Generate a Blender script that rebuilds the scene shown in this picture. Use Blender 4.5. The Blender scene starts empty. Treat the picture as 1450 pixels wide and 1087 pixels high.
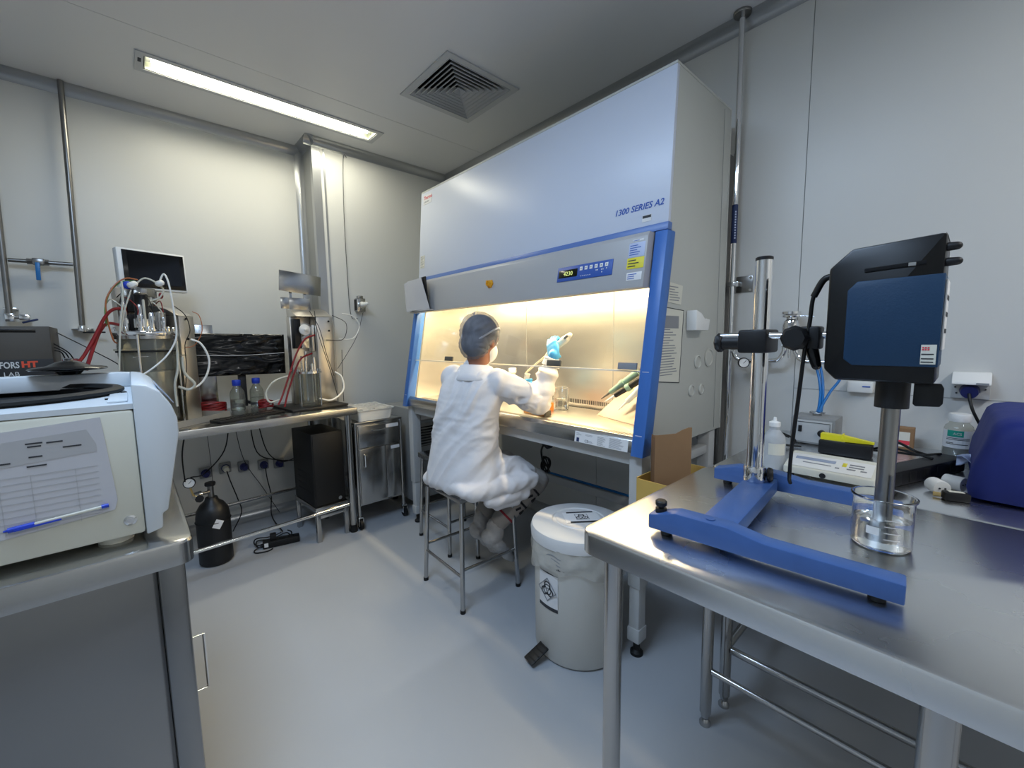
import bpy, bmesh, math, random
from mathutils import Vector, Matrix, noise
random.seed(7)
SC = bpy.context.scene
COL = SC.collection
PI = math.pi

# ------------------------------------------------------------------ camera
F_PX, YAW, PITCH, ROLL, CAM_H = 592.8, 0.737686, 0.10532, 0.014969, 1.3
fw = Vector((math.sin(YAW)*math.cos(PITCH), math.cos(YAW)*math.cos(PITCH), -math.sin(PITCH)))
rt = Vector((math.cos(YAW), -math.sin(YAW), 0)); dn = fw.cross(rt)
cr, sr = math.cos(ROLL), math.sin(ROLL)
rt, dn = cr*rt + sr*dn, -sr*rt + cr*dn
cam_data = bpy.data.cameras.new('camera'); cam = bpy.data.objects.new('camera', cam_data); COL.objects.link(cam)
cam.matrix_world = Matrix(((rt.x, -dn.x, -fw.x, 0), (rt.y, -dn.y, -fw.y, 0), (rt.z, -dn.z, -fw.z, CAM_H), (0, 0, 0, 1)))
cam_data.sensor_width = 36.0; cam_data.sensor_fit = 'HORIZONTAL'
cam_data.lens = F_PX/1450*36.0; cam_data.clip_start = 0.02
SC.camera = cam

# ------------------------------------------------------------------ world, exposure
SC.view_settings.view_transform = 'Standard'; SC.view_settings.look = 'None'
SC.view_settings.gamma = 1.0; SC.view_settings.use_curve_mapping = False
SC.view_settings.exposure = 0.05
W = bpy.data.worlds.new('world'); SC.world = W; W.use_nodes = True
W.node_tree.nodes['Background'].inputs[0].default_value = (0.5, 0.55, 0.6, 1)
W.node_tree.nodes['Background'].inputs[1].default_value = 0.02
LUM_WHITE = (12.0, (1.0, .95, .77))     # visible ceiling luminaire: watts, colour
LUM_COOL = (40.0, (.53, .72, 1.0))      # cool luminaire on the left of the camera
LUM_NEAR = (26.0, (.97, .98, 1.0))      # luminaire behind the camera
LUM_HOOD = (25.0, (1.0, .77, .43))      # warm tube inside the safety cabinet
def lamp(name, loc, sx, sy, power, par=None):
    l = bpy.data.lights.new(name, 'AREA'); l.shape = 'RECTANGLE'; l.size = sx; l.size_y = sy; l.energy = power[0]; l.color = power[1]
    o = bpy.data.objects.new(name, l); COL.objects.link(o); o.location = loc
    if par is not None: o.parent = par; o.location = Vector(loc) - par.location
    return o

# ------------------------------------------------------------------ materials
def lin(c):
    if isinstance(c, str):
        c = tuple(int(c[i:i+2], 16)/255 for i in (0, 2, 4))
        return tuple((x/12.92 if x <= .04045 else ((x+.055)/1.055)**2.4) for x in c)
    return c
MATS = {}
def mat(name, col=(.8, .8, .8), rough=.5, metal=0, var=0.0, scale=8.0, bump=0.0, bscale=40.0, stretch=None, emit=None, estr=0, trans=0, ior=1.45, alpha=1, spec=.5, coat=0, rvar=0.0, sss=0):
    m = bpy.data.materials.new(name); m.use_nodes = True; nt = m.node_tree; N = nt.nodes; L = nt.links
    b = N['Principled BSDF']; c = lin(col)
    b.inputs['Base Color'].default_value = (*c, 1); b.inputs['Roughness'].default_value = rough
    b.inputs['Metallic'].default_value = metal; b.inputs['IOR'].default_value = ior
    b.inputs['Transmission Weight'].default_value = trans; b.inputs['Alpha'].default_value = alpha
    b.inputs['Specular IOR Level'].default_value = spec; b.inputs['Coat Weight'].default_value = coat
    if emit is not None:
        b.inputs['Emission Color'].default_value = (*lin(emit), 1); b.inputs['Emission Strength'].default_value = estr
    if var or bump or rvar:
        tc = N.new('ShaderNodeTexCoord'); mp = N.new('ShaderNodeMapping'); L.new(tc.outputs['Object'], mp.inputs[0])
        if stretch: mp.inputs['Scale'].default_value = stretch
    if var or rvar:
        n = N.new('ShaderNodeTexNoise'); n.inputs['Scale'].default_value = scale; n.inputs['Detail'].default_value = 4
        L.new(mp.outputs[0], n.inputs['Vector'])
        if var:
            r = N.new('ShaderNodeMix'); r.data_type = 'RGBA'
            r.inputs[6].default_value = (*[max(0, x*(1-var)) for x in c], 1); r.inputs[7].default_value = (*[min(1, x*(1+var)) for x in c], 1)
            L.new(n.outputs['Fac'], r.inputs[0]); L.new(r.outputs[2], b.inputs['Base Color'])
        if rvar:
            q = N.new('ShaderNodeMapRange'); q.inputs['To Min'].default_value = max(.02, rough-rvar); q.inputs['To Max'].default_value = rough+rvar
            L.new(n.outputs['Fac'], q.inputs['Value']); L.new(q.outputs[0], b.inputs['Roughness'])
    if bump:
        n2 = N.new('ShaderNodeTexNoise'); n2.inputs['Scale'].default_value = bscale; n2.inputs['Detail'].default_value = 3
        L.new(mp.outputs[0], n2.inputs['Vector'])
        bp = N.new('ShaderNodeBump'); bp.inputs['Strength'].default_value = bump; bp.inputs['Distance'].default_value = .01
        L.new(n2.outputs['Fac'], bp.inputs['Height']); L.new(bp.outputs[0], b.inputs['Normal'])
    MATS[name] = m; return m
def glass_mat(name, tint=(.97, .985, .98), ior=1.45, rough=0.0, dirt=0.0):
    m = bpy.data.materials.new(name); m.use_nodes = True; nt = m.node_tree; N = nt.nodes; L = nt.links
    N.remove(N['Principled BSDF']); out = N['Material Output']
    t = N.new('ShaderNodeBsdfTransparent'); t.inputs[0].default_value = (*tint, 1)
    g = N.new('ShaderNodeBsdfGlossy'); g.inputs['Roughness'].default_value = rough
    lw = N.new('ShaderNodeLayerWeight'); lw.inputs['Blend'].default_value = .5
    pw = N.new('ShaderNodeMath'); pw.operation = 'POWER'; pw.inputs[1].default_value = 5; L.new(lw.outputs['Facing'], pw.inputs[0])
    f = N.new('ShaderNodeMath'); f.operation = 'MULTIPLY_ADD'; f.inputs[1].default_value = .9; f.inputs[2].default_value = ((ior-1)/(ior+1))**2; L.new(pw.outputs[0], f.inputs[0])
    mx = N.new('ShaderNodeMixShader'); L.new(f.outputs[0], mx.inputs[0]); L.new(t.outputs[0], mx.inputs[1]); L.new(g.outputs[0], mx.inputs[2])
    last = mx
    if dirt:
        d = N.new('ShaderNodeBsdfDiffuse'); d.inputs[0].default_value = (.8, .8, .8, 1)
        m2 = N.new('ShaderNodeMixShader'); m2.inputs[0].default_value = dirt
        L.new(mx.outputs[0], m2.inputs[1]); L.new(d.outputs[0], m2.inputs[2]); last = m2
    L.new(last.outputs[0], out.inputs['Surface']); MATS[name] = m; return m

mat('wall_paint', 'd3d3cf', .36, var=.015, scale=3)
mat('wall_joint', '8e908f', .6)
mat('ceiling_paint', 'd6d7d8', .42, var=.015, scale=3)
mat('coving', 'a9abad', .28, metal=.55)
mat('floor_vinyl', 'abaeb2', .34, var=.03, scale=2.2, rvar=.05, bump=.02, bscale=60, spec=.4)
mat('steel', (.46, .46, .455), .21, 1, var=.03, scale=3, rvar=.03)
mat('steel_top', (.74, .75, .76), .27, 1, var=.03, scale=4, rvar=.03)
mat('steel_dark', (.26, .26, .26), .17, 1, var=.06, scale=3, rvar=.03)
mat('steel_inner', (.70, .68, .64), .33, 1, var=.03, scale=5, stretch=(1, 1, 5), rvar=.04)
mat('chrome', (.80, .80, .80), .07, 1)
mat('pipe_steel', (.27, .262, .25), .3, 1, var=.06, scale=20)
mat('tower_steel', (.70, .66, .60), .3, 1, var=.05, scale=10)
mat('cab_paint', 'cfd5e2', .36, var=.01, scale=4, coat=0)
mat('cab_side', 'bfc0b9', .45, var=.015, scale=4)
mat('visor_paint', 'a9a9aa', .38)
mat('cab_blue', '3f6fb8', .35)
mat('blue_strip', '5a78b4', .35)
mat('panel_blue', '2f55a4', .4)
mat('stand_grey', 'b9bab9', .4)
mat('black_plastic', '121214', .5)
mat('black_rubber', '0c0c0d', .6)
mat('case_black', '070708', .55)
mat('black_gloss', '0a0a0b', .18)
mat('screen_black', '101114', .08)
mat('cable_black', '0d0d0e', .45)
mat('white_plastic', 'e6e6e3', .4)
mat('cream_plastic', 'd9d7c9', .45, var=.02, scale=5)
mat('offwhite_paint', 'c9c8ba', .42, var=.015, scale=6)
mat('cool_lit_casing', 'c6ccd0', .35)  # centrifuge deck and shell, bluish ceiling light put into the colour
mat('lcd_blue', '97a2b8', .2)
mat('lcd_dark', '101308', .2)
mat('digit_glow', (.01, .01, .0), .4, emit='cfe08a', estr=1.2)
mat('white_paper', 'dedede', .7)
mat('grey_paper', 'a9a9aa', .6)
mat('plastic_sleeve', 'bcbcc0', .16, coat=.5)
mat('print_dark', '35373b', .7)
mat('print_grey', '8a8c90', .7)
mat('print_blue', '2b57b0', .5)
mat('print_red', 'd8414e', .6)
mat('print_orange', 'e8563a', .5)
mat('print_white', 'd8d8d6', .5)
mat('label_yellow', 'e0d33a', .5)
mat('label_blue', '1f2f58', .5)
mat('label_green', '1f9c86', .5)
mat('label_lilac', 'b7c2dd', .5)
mat('orange_knob', 'd99a1f', .4)
mat('coat_cloth', 'd9d7d8', .85, var=.02, scale=20, bump=.12, bscale=30)
mat('skin', '95644e', .5)
mat('hair_dark', '15161a', .6)
mat('hair_net', '83868f', .7, alpha=.5, var=.55, scale=46, stretch=(1, 1, .35), bump=.4, bscale=70)
mat('net_band', 'cfcfd2', .7)
mat('mask_white', 'dfe0e0', .8)
mat('glove_blue', '3f9ad6', .42, var=.05, scale=30, bump=.06, bscale=60)
mat('shoe_cover', 'a9a6a3', .45, var=.10, scale=30, bump=.5, bscale=36)
mat('bin_plastic', 'cdcbc4', .42, var=.012, scale=8)
mat('bin_lid', 'd4d4d3', .36)
mat('bag_film', 'd2cfc6', .2, alpha=.62, bump=.5, bscale=26)
mat('wrap_film', '08090b', .14, bump=.10, bscale=9)
mat('cardboard', '8c6c4c', .8, var=.04, scale=30)
mat('cardboard_dark', '6f5237', .85)  # darker brown, only on one side panel of the tall carton
mat('yellow_board', 'c9a557', .8, var=.04, scale=20)
mat('stand_blue', '3a5a92', .40, var=.14, scale=26, rvar=.08, bump=.04, bscale=60)
mat('mixer_blue', '143755', .5, var=.03, scale=60, bump=.05, bscale=300)
mat('mixer_black', '090a0c', .36)
mat('shaft_steel', (.34, .33, .31), .3, 1, var=.15, scale=20, stretch=(1, 1, .2))
mat('cover_blue', '0e2270', .62, var=.08, scale=12, bump=.5, bscale=9)
mat('hose_blue', '1d6fb4', .35)
mat('tube_red', '7d171b', .38)
mat('tube_clear', 'd6d2c2', .25, alpha=.85)
mat('tube_white', 'e4e2dc', .35)
mat('cap_blue', '2340b4', .35)
mat('plug_navy', '20265e', .4)
mat('green_tube', '5b8a45', .4)
mat('orange_tube', 'a9633a', .4)
mat('yellow_plastic', 'eadf28', .4)
mat('cylinder_black', '17181a', .45, var=.15, scale=16)
mat('pump_grey', '8b8c8b', .4)
mat('infors_metal', '4a453e', .5, metal=.3, var=.10, scale=7)
mat('gauge_face', 'ececea', .4)
mat('brass', (.78, .58, .25), .3, 1)
mat('pip_green', '7f9c8d', .4)
mat('pip_white', 'e9e5d8', .4)
mat('acrylic', 'a58f78', .25)
mat('orange_plastic', 'e07a30', .4)
mat('wood_block', 'b98a58', .6)
mat('tag_dark', '55534d', .5)
mat('tub_white', 'e8e8e4', .35, alpha=.9)
mat('tray_grey', 'a29d93', .38, metal=.25)
mat('tube_plastic', 'e6e3dc', .3, alpha=.78)
mat('bottle_white', 'cfd3d6', .3, alpha=.55)
mat('pipette_glass', 'f0ead2', .2, alpha=.6)
mat('vent_white', 'b9bbbd', .4)
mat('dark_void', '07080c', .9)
mat('trough_white', 'd9dcc8', .4)
mat('trouser', '98928c', .85, var=.06, scale=20, bump=.12, bscale=25)
mat('trouser_print', '24242a', .85)
mat('trouser_red', '8f2f38', .85)
mat('water', (.93, .96, .95), 0, trans=1, ior=1.33)
mat('clear_glass', (.97, .98, .98), 0, trans=1, ior=1.45)
glass_mat('thin_glass'); glass_mat('sash_glass', (.965, .975, .965), 1.45, dirt=.02)
glass_mat('vessel_glass', (.86, .87, .83), 1.5, dirt=.05)
def tube_emit(name, col, s): return mat(name, (0.8, .8, .8), .5, emit=col, estr=s)
tube_emit('tube_lit_white', (1.0, .985, .86), 4.0)
tube_emit('tube_lit_cool', (.70, .82, 1.0), 4.0)
tube_emit('tube_lit_near', (1.0, .96, .86), 4.0)
tube_emit('tube_lit_warm', (1.0, .80, .47), 4.0)

# ------------------------------------------------------------------ mesh collector
def catmull(pts, k=6):
    P = [Vector(p) for p in pts]
    if len(P) < 3: return P
    P = [2*P[0]-P[1]] + P + [2*P[-1]-P[-2]]; out = []
    for i in range(1, len(P)-2):
        a, b, c, d = P[i-1:i+3]
        for j in range(k):
            t = j/k
            out.append(.5*((2*b) + (c-a)*t + (2*a-5*b+4*c-d)*t*t + (3*b-a-3*c+d)*t**3))
    out.append(P[-2]); return out
def frame_of(d):
    d = Vector(d).normalized(); u = Vector((0, 0, 1)) if abs(d.z) < .9 else Vector((1, 0, 0))
    x = u.cross(d).normalized(); return x, d.cross(x)
class G:
    def __init__(s): s.bm = bmesh.new()
    def _m(s, vs, R):
        if R is not None:
            for v in vs: v.co = R @ v.co
    def box(s, c, d, R=None, bev=0, seg=2):
        """box centred at c with full sizes d; R a Matrix applied after"""
        t = bmesh.new(); bmesh.ops.create_cube(t, size=1)
        for v in t.verts: v.co = Vector((v.co.x*d[0], v.co.y*d[1], v.co.z*d[2]))
        if bev: bmesh.ops.bevel(t, geom=t.edges[:], offset=min(bev, min(d)*.45), segments=seg, affect='EDGES', profile=.5)
        for v in t.verts: v.co = v.co + Vector(c)
        if R is not None:
            for v in t.verts: v.co = R @ v.co
        s.add(t); return s
    def bb(s, x0, x1, y0, y1, z0, z1, bev=0, R=None):
        return s.box(((x0+x1)/2, (y0+y1)/2, (z0+z1)/2), (x1-x0, y1-y0, z1-z0), R, bev)
    def add(s, t):
        m = {}
        for v in t.verts: m[v] = s.bm.verts.new(v.co)
        for f in t.faces:
            try: s.bm.faces.new([m[v] for v in f.verts])
            except ValueError: pass
        t.free()
    def rings(s, rs, cap0=True, cap1=True, closed=False):
        prev = None; first = None
        for r in rs:
            cur = [s.bm.verts.new(p) for p in r]
            if prev: s._br(prev, cur)
            else: first = cur
            prev = cur
        if closed: s._br(prev, first)
        else:
            if cap0: s.bm.faces.new(first[::-1])
            if cap1: s.bm.faces.new(prev)
        return s
    def _br(s, a, b):
        n = len(a)
        for i in range(n):
            j = (i+1) % n; s.bm.faces.new((a[i], a[j], b[j], b[i]))
    def cyl(s, p0, p1, r0, r1=None, n=20, cap=True):
        p0, p1 = Vector(p0), Vector(p1); r1 = r0 if r1 is None else r1; x, y = frame_of(p1-p0)
        ring = lambda p, r: [p + (x*math.cos(2*PI*i/n) + y*math.sin(2*PI*i/n))*r for i in range(n)]
        return s.rings([ring(p0, r0), ring(p1, r1)], cap, cap)
    def tube(s, pts, r, n=8, k=6, smooth=True, cap=True):
        P = catmull(pts, k) if smooth else [Vector(p) for p in pts]
        rs = []; x = None
        for i, p in enumerate(P):
            d = (P[min(i+1, len(P)-1)] - P[max(i-1, 0)])
            if d.length < 1e-9: d = Vector((0, 0, 1))
            d.normalize()
            if x is None: x, y = frame_of(d)
            else:
                x = (x - d*x.dot(d)); x = x.normalized() if x.length > 1e-6 else frame_of(d)[0]; y = d.cross(x)
            rr = r(i/(len(P)-1)) if callable(r) else r
            rs.append([p + (x*math.cos(2*PI*a/n) + y*math.sin(2*PI*a/n))*rr for a in range(n)])
        return s.rings(rs, cap, cap)
    def lathe(s, prof, c=(0, 0, 0), n=28, R=None, a0=0, sx=1, sy=1):
        """prof [(r,z)...] bottom to top; r 0 closes"""
        c = Vector(c); prev = None
        for r, z in prof:
            if r < 1e-6: cur = [s.bm.verts.new(c + Vector((0, 0, z)))]
            else: cur = [s.bm.verts.new(c + Vector((r*sx*math.cos(a0+2*PI*i/n), r*sy*math.sin(a0+2*PI*i/n), z))) for i in range(n)]
            if R is not None:
                for v in cur: v.co = R @ v.co
            if prev:
                if len(prev) == 1 and len(cur) > 1:
                    for i in range(n): s.bm.faces.new((prev[0], cur[(i+1) % n], cur[i]))
                elif len(cur) == 1 and len(prev) > 1:
                    for i in range(n): s.bm.faces.new((prev[i], prev[(i+1) % n], cur[0]))
                elif len(cur) > 1: s._br(prev, cur)
            prev = cur
        return s
    def prism(s, poly, ax, lo, hi, bev=0, seg=2, R=None):
        """poly in the two other axes (order xyz), extruded along axis ax from lo to hi"""
        t = bmesh.new()
        def pt(p, h):
            q = list(p); q.insert('xyz'.index(ax), h); return Vector(q)
        a = [t.verts.new(pt(p, lo)) for p in poly]; b = [t.verts.new(pt(p, hi)) for p in poly]
        n = len(poly)
        t.faces.new(a); t.faces.new(b[::-1])
        for i in range(n): t.faces.new((a[i], b[i], b[(i+1) % n], a[(i+1) % n]))
        bmesh.ops.recalc_face_normals(t, faces=t.faces[:])
        if bev: bmesh.ops.bevel(t, geom=t.edges[:], offset=bev, segments=seg, affect='EDGES', profile=.5)
        if R is not None:
            for v in t.verts: v.co = R @ v.co
        s.add(t); return s
    def ell(s, c, r, n=20, R=None, m=12):
        c = Vector(c); r = Vector(r) if hasattr(r, '__len__') else Vector((r, r, r))
        t = bmesh.new(); bmesh.ops.create_uvsphere(t, u_segments=n, v_segments=m, radius=1)
        for v in t.verts:
            q = Vector((v.co.x*r.x, v.co.y*r.y, v.co.z*r.z))
            if R is not None: q = R @ q
            v.co = q + c
        s.add(t); return s
    def cap(s, p0, p1, r0, r1=None, n=16, k=4):
        """tapered capsule"""
        p0, p1 = Vector(p0), Vector(p1); r1 = r0 if r1 is None else r1
        d = (p1-p0).normalized(); x, y = frame_of(d); rs = []
        def ring(p, r): return [p + (x*math.cos(2*PI*i/n) + y*math.sin(2*PI*i/n))*r for i in range(n)]
        for i in range(k+1):
            a = -PI/2*.97 + PI/2*.97*i/k; rs.append(ring(p0 + d*r0*math.sin(a), max(r0*math.cos(a), 1e-4)))
        for i in range(k+1):
            a = PI/2*.97*i/k; rs.append(ring(p1 + d*r1*math.sin(a), max(r1*math.cos(a), 1e-4)))
        return s.rings(rs)
    def torus(s, c, R_, r, axis='z', n=28, m=8, R=None):
        c = Vector(c); rs = []
        for i in range(n):
            a = 2*PI*i/n; ring = []
            for j in range(m):
                b = 2*PI*j/m; q = Vector(((R_+r*math.cos(b))*math.cos(a), (R_+r*math.cos(b))*math.sin(a), r*math.sin(b)))
                if axis == 'x': q = Vector((q.z, q.x, q.y))
                if axis == 'y': q = Vector((q.x, q.z, q.y))
                if R is not None: q = R @ q
                ring.append(c+q)
            rs.append(ring)
        return s.rings(rs, closed=True)
    def mesh(s, name):
        bmesh.ops.recalc_face_normals(s.bm, faces=s.bm.faces[:])
        me = bpy.data.meshes.new(name); s.bm.to_mesh(me); s.bm.free()
        return me

WM = {}     # world matrix of every root and part, for building in world coordinates
def finish(me, smooth=True, ang=38):
    if smooth:
        me.shade_smooth(); me.set_sharp_from_angle(angle=math.radians(ang))
def build(g, name, m, parent=None, world=True, kind=None, label=None, smooth=True, ang=38):
    me = g.mesh(name) if isinstance(g, G) else g
    M = WM[parent] if parent is not None else Matrix()
    if world and parent is not None: me.transform(M.inverted())
    finish(me, smooth, ang)
    me.materials.append(MATS[m] if isinstance(m, str) else m)
    o = bpy.data.objects.new(name, me); COL.objects.link(o)
    if parent is not None: o.parent = parent
    WM[o] = M
    if kind: o['kind'] = kind
    if label: o['label'] = label
    return o
def tag(o, label, cat, group=None):
    o['label'] = label; o['category'] = cat
    if group: o['group'] = group
    return o
def thing(name, label, cat, loc=(0, 0, 0), rz=0, group=None):
    o = bpy.data.objects.new(name, None); COL.objects.link(o); o.empty_display_size = .05
    o.location = loc; o.rotation_euler = (0, 0, rz); WM[o] = Matrix.Translation(loc) @ Matrix.Rotation(rz, 4, 'Z')
    return tag(o, label, cat, group)
def solo(g, name, m, loc, label, cat, group=None, **k):
    """a thing that is one mesh: built in world coordinates, origin at its base"""
    me = g.mesh(name) if isinstance(g, G) else g
    me.transform(Matrix.Translation(loc).inverted())
    o = build(me, name, m, None, **k); o.location = loc; WM[o] = Matrix.Translation(loc)
    return tag(o, label, cat, group)
def struct(g, name, m, parent=None, **k):
    return build(g, name, m, parent, kind='structure' if parent is None else None, **k)
def dup(root, loc=None, rz=None, label=None, group=None):
    r = root.copy(); COL.objects.link(r)
    if loc is not None: r.location = loc
    if rz is not None: r.rotation_euler = (0, 0, rz)
    if label: r['label'] = label
    if group: r['group'] = group
    for ch in list(root.children):
        c = ch.copy(); COL.objects.link(c); c.parent = r
        for q in ch.children:
            d = q.copy(); COL.objects.link(d); d.parent = c
    return r
def text_mesh(txt, size, M, depth=.0004, shear=0, align='LEFT', bold=0):
    cu = bpy.data.curves.new('t', 'FONT'); cu.body = txt; cu.size = size; cu.extrude = depth; cu.shear = shear
    cu.align_x = align; cu.offset = bold; cu.resolution_u = 3
    o = bpy.data.objects.new('t', cu); COL.objects.link(o)
    dg = bpy.context.evaluated_depsgraph_get(); me = bpy.data.meshes.new_from_object(o.evaluated_get(dg))
    bpy.data.objects.remove(o); bpy.data.curves.remove(cu)
    me.transform(M); return me
def plane_M(o, u, v):
    """matrix taking text xy to the plane spanned by u,v at origin o"""
    u = Vector(u).normalized(); v = Vector(v); v = (v - u*v.dot(u)).normalized(); n = u.cross(v); o = Vector(o)
    return Matrix(((u.x, v.x, n.x, o.x), (u.y, v.y, n.y, o.y), (u.z, v.z, n.z, o.z), (0, 0, 0, 1)))
def lines(g, M, w, h, rows, t=.0006, fill=(.5, .95), th=.35):
    """rows of print bars on a plane w x h whose lower left is the origin of M"""
    for i in range(rows):
        ww = w*random.uniform(*fill); z = h - (i+.5)*h/rows
        g.box((ww/2, z, 0), (ww, h/rows*th, t), M)
    return g
# ================================================================== the room
CZ = 2.76; XR = 2.24; YB = 3.55; YB2 = 3.30; XS = 1.085; XL = -1.9; YF = -2.2
struct(G().bb(XL-.1, XR+.1, YF-.1, YB+.1, -.1, 0), 'floor', 'floor_vinyl')
# walls of sandwich panels, joints recessed
def panel_wall(name, axis, pos, lo, hi, cuts, thick, z0=0, z1=CZ):
    b = G()
    if axis == 'x': b.bb(min(pos, pos+thick), max(pos, pos+thick), lo, hi, z0, z1)
    else: b.bb(lo, hi, min(pos, pos+thick), max(pos, pos+thick), z0, z1)
    off = .004 if thick > 0 else -.004
    w = struct(b, name, 'wall_joint')
    es = [lo] + cuts + [hi]; j = .0015
    for a, c in zip(es[:-1], es[1:]):
        g = G()
        if axis == 'x': g.bb(min(pos-off, pos), max(pos-off, pos), a+j, c-j, z0, z1)
        else: g.bb(a+j, c-j, min(pos-off, pos), max(pos-off, pos), z0, z1)
        build(g, 'panel', 'wall_paint', w)
    return w
panel_wall('wall_right', 'x', XR+.004, YF, YB2, [-1.66, -.56, .542, 1.64, 2.74], .06)
panel_wall('wall_back', 'y', YB+.004, XL, XS, [-1.3, -.55], .06)
panel_wall('wall_back_step', 'y', YB2+.004, XS, XR, [], .30)
panel_wall('wall_left', 'x', XL-.004, YF, YB, [-1.1, 0, 1.1, 2.2], -.06)
panel_wall('wall_front', 'y', YF-.004, XL, XR, [-.8, .3, 1.4], -.06)
# ceiling panels with openings for luminaires and the air diffuser
HOLES = [(.175, 1.415, 2.925, 3.065), (1.345, 1.775, 1.925, 2.355), (-.50, .10, .35, 1.55), (.35, 1.75, -1.27, -1.13)]
ceil = struct(G().bb(XL, XR, YF, YB, CZ+.2, CZ+.24), 'ceiling', 'wall_joint')
def cut_rects(r, holes):
    out = [r]
    for hx0, hx1, hy0, hy1 in holes:
        nxt = []
        for x0, x1, y0, y1 in out:
            if hx1 <= x0 or hx0 >= x1 or hy1 <= y0 or hy0 >= y1: nxt.append((x0, x1, y0, y1)); continue
            if hx0 > x0: nxt.append((x0, hx0, y0, y1))
            if hx1 < x1: nxt.append((hx1, x1, y0, y1))
            a, b = max(x0, hx0), min(x1, hx1)
            if hy0 > y0: nxt.append((a, b, y0, hy0))
            if hy1 < y1: nxt.append((a, b, hy1, y1))
        out = nxt
    return out
ys = [YF, -1.5, -.3, 2.702, YB]
for a, b in zip(ys[:-1], ys[1:]):
    g = G()
    for x0, x1, y0, y1 in cut_rects((XL, XR, a+.0015, b-.0015), HOLES): g.bb(x0, x1, y0, y1, CZ, CZ+.04)
    build(g, 'panel', 'ceiling_paint', ceil)
# coved trims along the ceiling and the floor
def cove(name, p0, p1, nrm, z, up, r=.055, m='coving'):
    """concave quarter cove between a wall (normal nrm) and ceiling/floor"""
    p0, p1 = Vector((*p0, 0)), Vector((*p1, 0)); n = Vector((*nrm, 0)); g = G(); pts = []
    for i in range(9):
        a = PI/2*i/8; pts.append((r*(1-math.sin(a)), r*(1-math.cos(a))))
    prof = [(0, 0)] + [(q, w) for q, w in pts][::-1] if False else [(0.0, 0.0)] + [(r*(1-math.cos(PI/2*i/8)), r*(1-math.sin(PI/2*i/8))) for i in range(9)]
    s = -1 if up else 1
    rs = [[p + n*(a+.0005) + Vector((0, 0, z + s*(b+.0005))) for a, b in prof] for p in (p0, p1)]
    return struct(g.rings(rs), name, m)
cove('trim_1', (XL, YB), (XS, YB), (0, -1), CZ, True)
cove('trim_2', (XS-.055, YB2), (XR, YB2), (0, -1), CZ, True)
cove('trim_3', (XR, YF), (XR, YB2), (-1, 0), CZ, True)
cove('trim_4', (XS, YB), (XS, YB2-.055), (-1, 0), CZ, True)
cove('trim_5', (XL, YB), (XS, YB), (0, -1), 0, False, .06)
cove('trim_6', (XS, YB2), (XR, YB2), (0, -1), 0, False, .06)
cove('trim_7', (XR, YF), (XR, YB2), (-1, 0), 0, False, .06)
cove('trim_8', (XL, YF), (XL, YB), (1, 0), CZ, True)
cove('trim_9', (XL, YF), (XR, YF), (0, 1), CZ, True)
# upright trims on the step of the wall: a rounded inner corner and a flat corner angle
g = G(); rs = []
for z in (.06, CZ-.03):
    rs.append([Vector((XS-.0005, YB-.0005, z))] + [Vector((XS-.05*(1-math.cos(PI/2*i/8)), YB-.05*(1-math.sin(PI/2*i/8)), z)) for i in range(9)])
struct(g.rings(rs), 'trim_10', 'coving')
struct(G().bb(XS-.0025, XS-.0005, YB2-.002, YB2+.045, .06, CZ-.056).bb(XS-.0025, XS+.055, YB2-.0025, YB2-.0005, .06, CZ-.056), 'trim_11', 'coving')
struct(G().bb(XS+.075, XS+.088, YB2-.003, YB2-.0005, .06, CZ-.056), 'trim_12', 'coving')

# ------------------------------------------------------------------ ceiling luminaires
def luminaire(x0, x1, y0, y1, lit, label, power):
    t = thing('ceiling_light', label, 'ceiling light', ((x0+x1)/2, (y0+y1)/2, CZ))
    d = .075; w = .004
    g = G(); g.bb(x0+w, x1-w, y0+w, y1-w, CZ+d, CZ+d+.004)
    for a in ((x0+w, x0+2*w, y0+w, y1-w), (x1-2*w, x1-w, y0+w, y1-w), (x0+w, x1-w, y0+w, y0+2*w), (x0+w, x1-w, y1-2*w, y1-w)): g.bb(*a, CZ-.002, CZ+d)
    build(g, 'trough', 'trough_white', t)
    g = G(); f = .03; long_x = (x1-x0) > (y1-y0)
    fx = .034 if long_x else f; fy = f if long_x else .034
    for a in ((x0-fx, x0, y0-fy, y1+fy), (x1, x1+fx, y0-fy, y1+fy), (x0, x1, y0-fy, y0), (x0, x1, y1, y1+fy)): g.bb(*a, CZ-.006, CZ-.0005)
    build(g, 'frame', 'vent_white', t)
    for s in (-1, 1):
        if long_x: p = ((x0+.03, (y0+y1)/2+s*.028, CZ+.035), (x1-.03, (y0+y1)/2+s*.028, CZ+.035))
        else: p = (((x0+x1)/2+s*.028, y0+.03, CZ+.035), ((x0+x1)/2+s*.028, y1-.03, CZ+.035))
        tb = build(G().cyl(*p, .014, n=10), 'fluorescent_tube', lit, t)
        for q, e in ((p[0], -1), (p[1], 1)):
            v = Vector((e, 0, 0)) if long_x else Vector((0, e, 0))
            build(G().cyl(Vector(q)-v*.001, Vector(q)+v*.02, .016, n=10), 'lamp_holder', 'white_plastic', t)
    lamp('lamp', ((x0+x1)/2, (y0+y1)/2, CZ+.012), (x1-x0-.06) if long_x or x1-x0 > .3 else .095, .095 if long_x else (y1-y0-.06), power, t)
    return t
lum = luminaire(*HOLES[0], 'tube_lit_white', 'recessed twin-tube fluorescent ceiling light above the culture bench', LUM_WHITE)
build(G().bb(.152, .166, 2.955, 2.995, CZ-.0068, CZ-.006), 'rating_label', 'print_dark', lum)
luminaire(*HOLES[2], 'tube_lit_cool', 'wide cool white ceiling light over the walkway in front of the bench', LUM_COOL)
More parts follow.
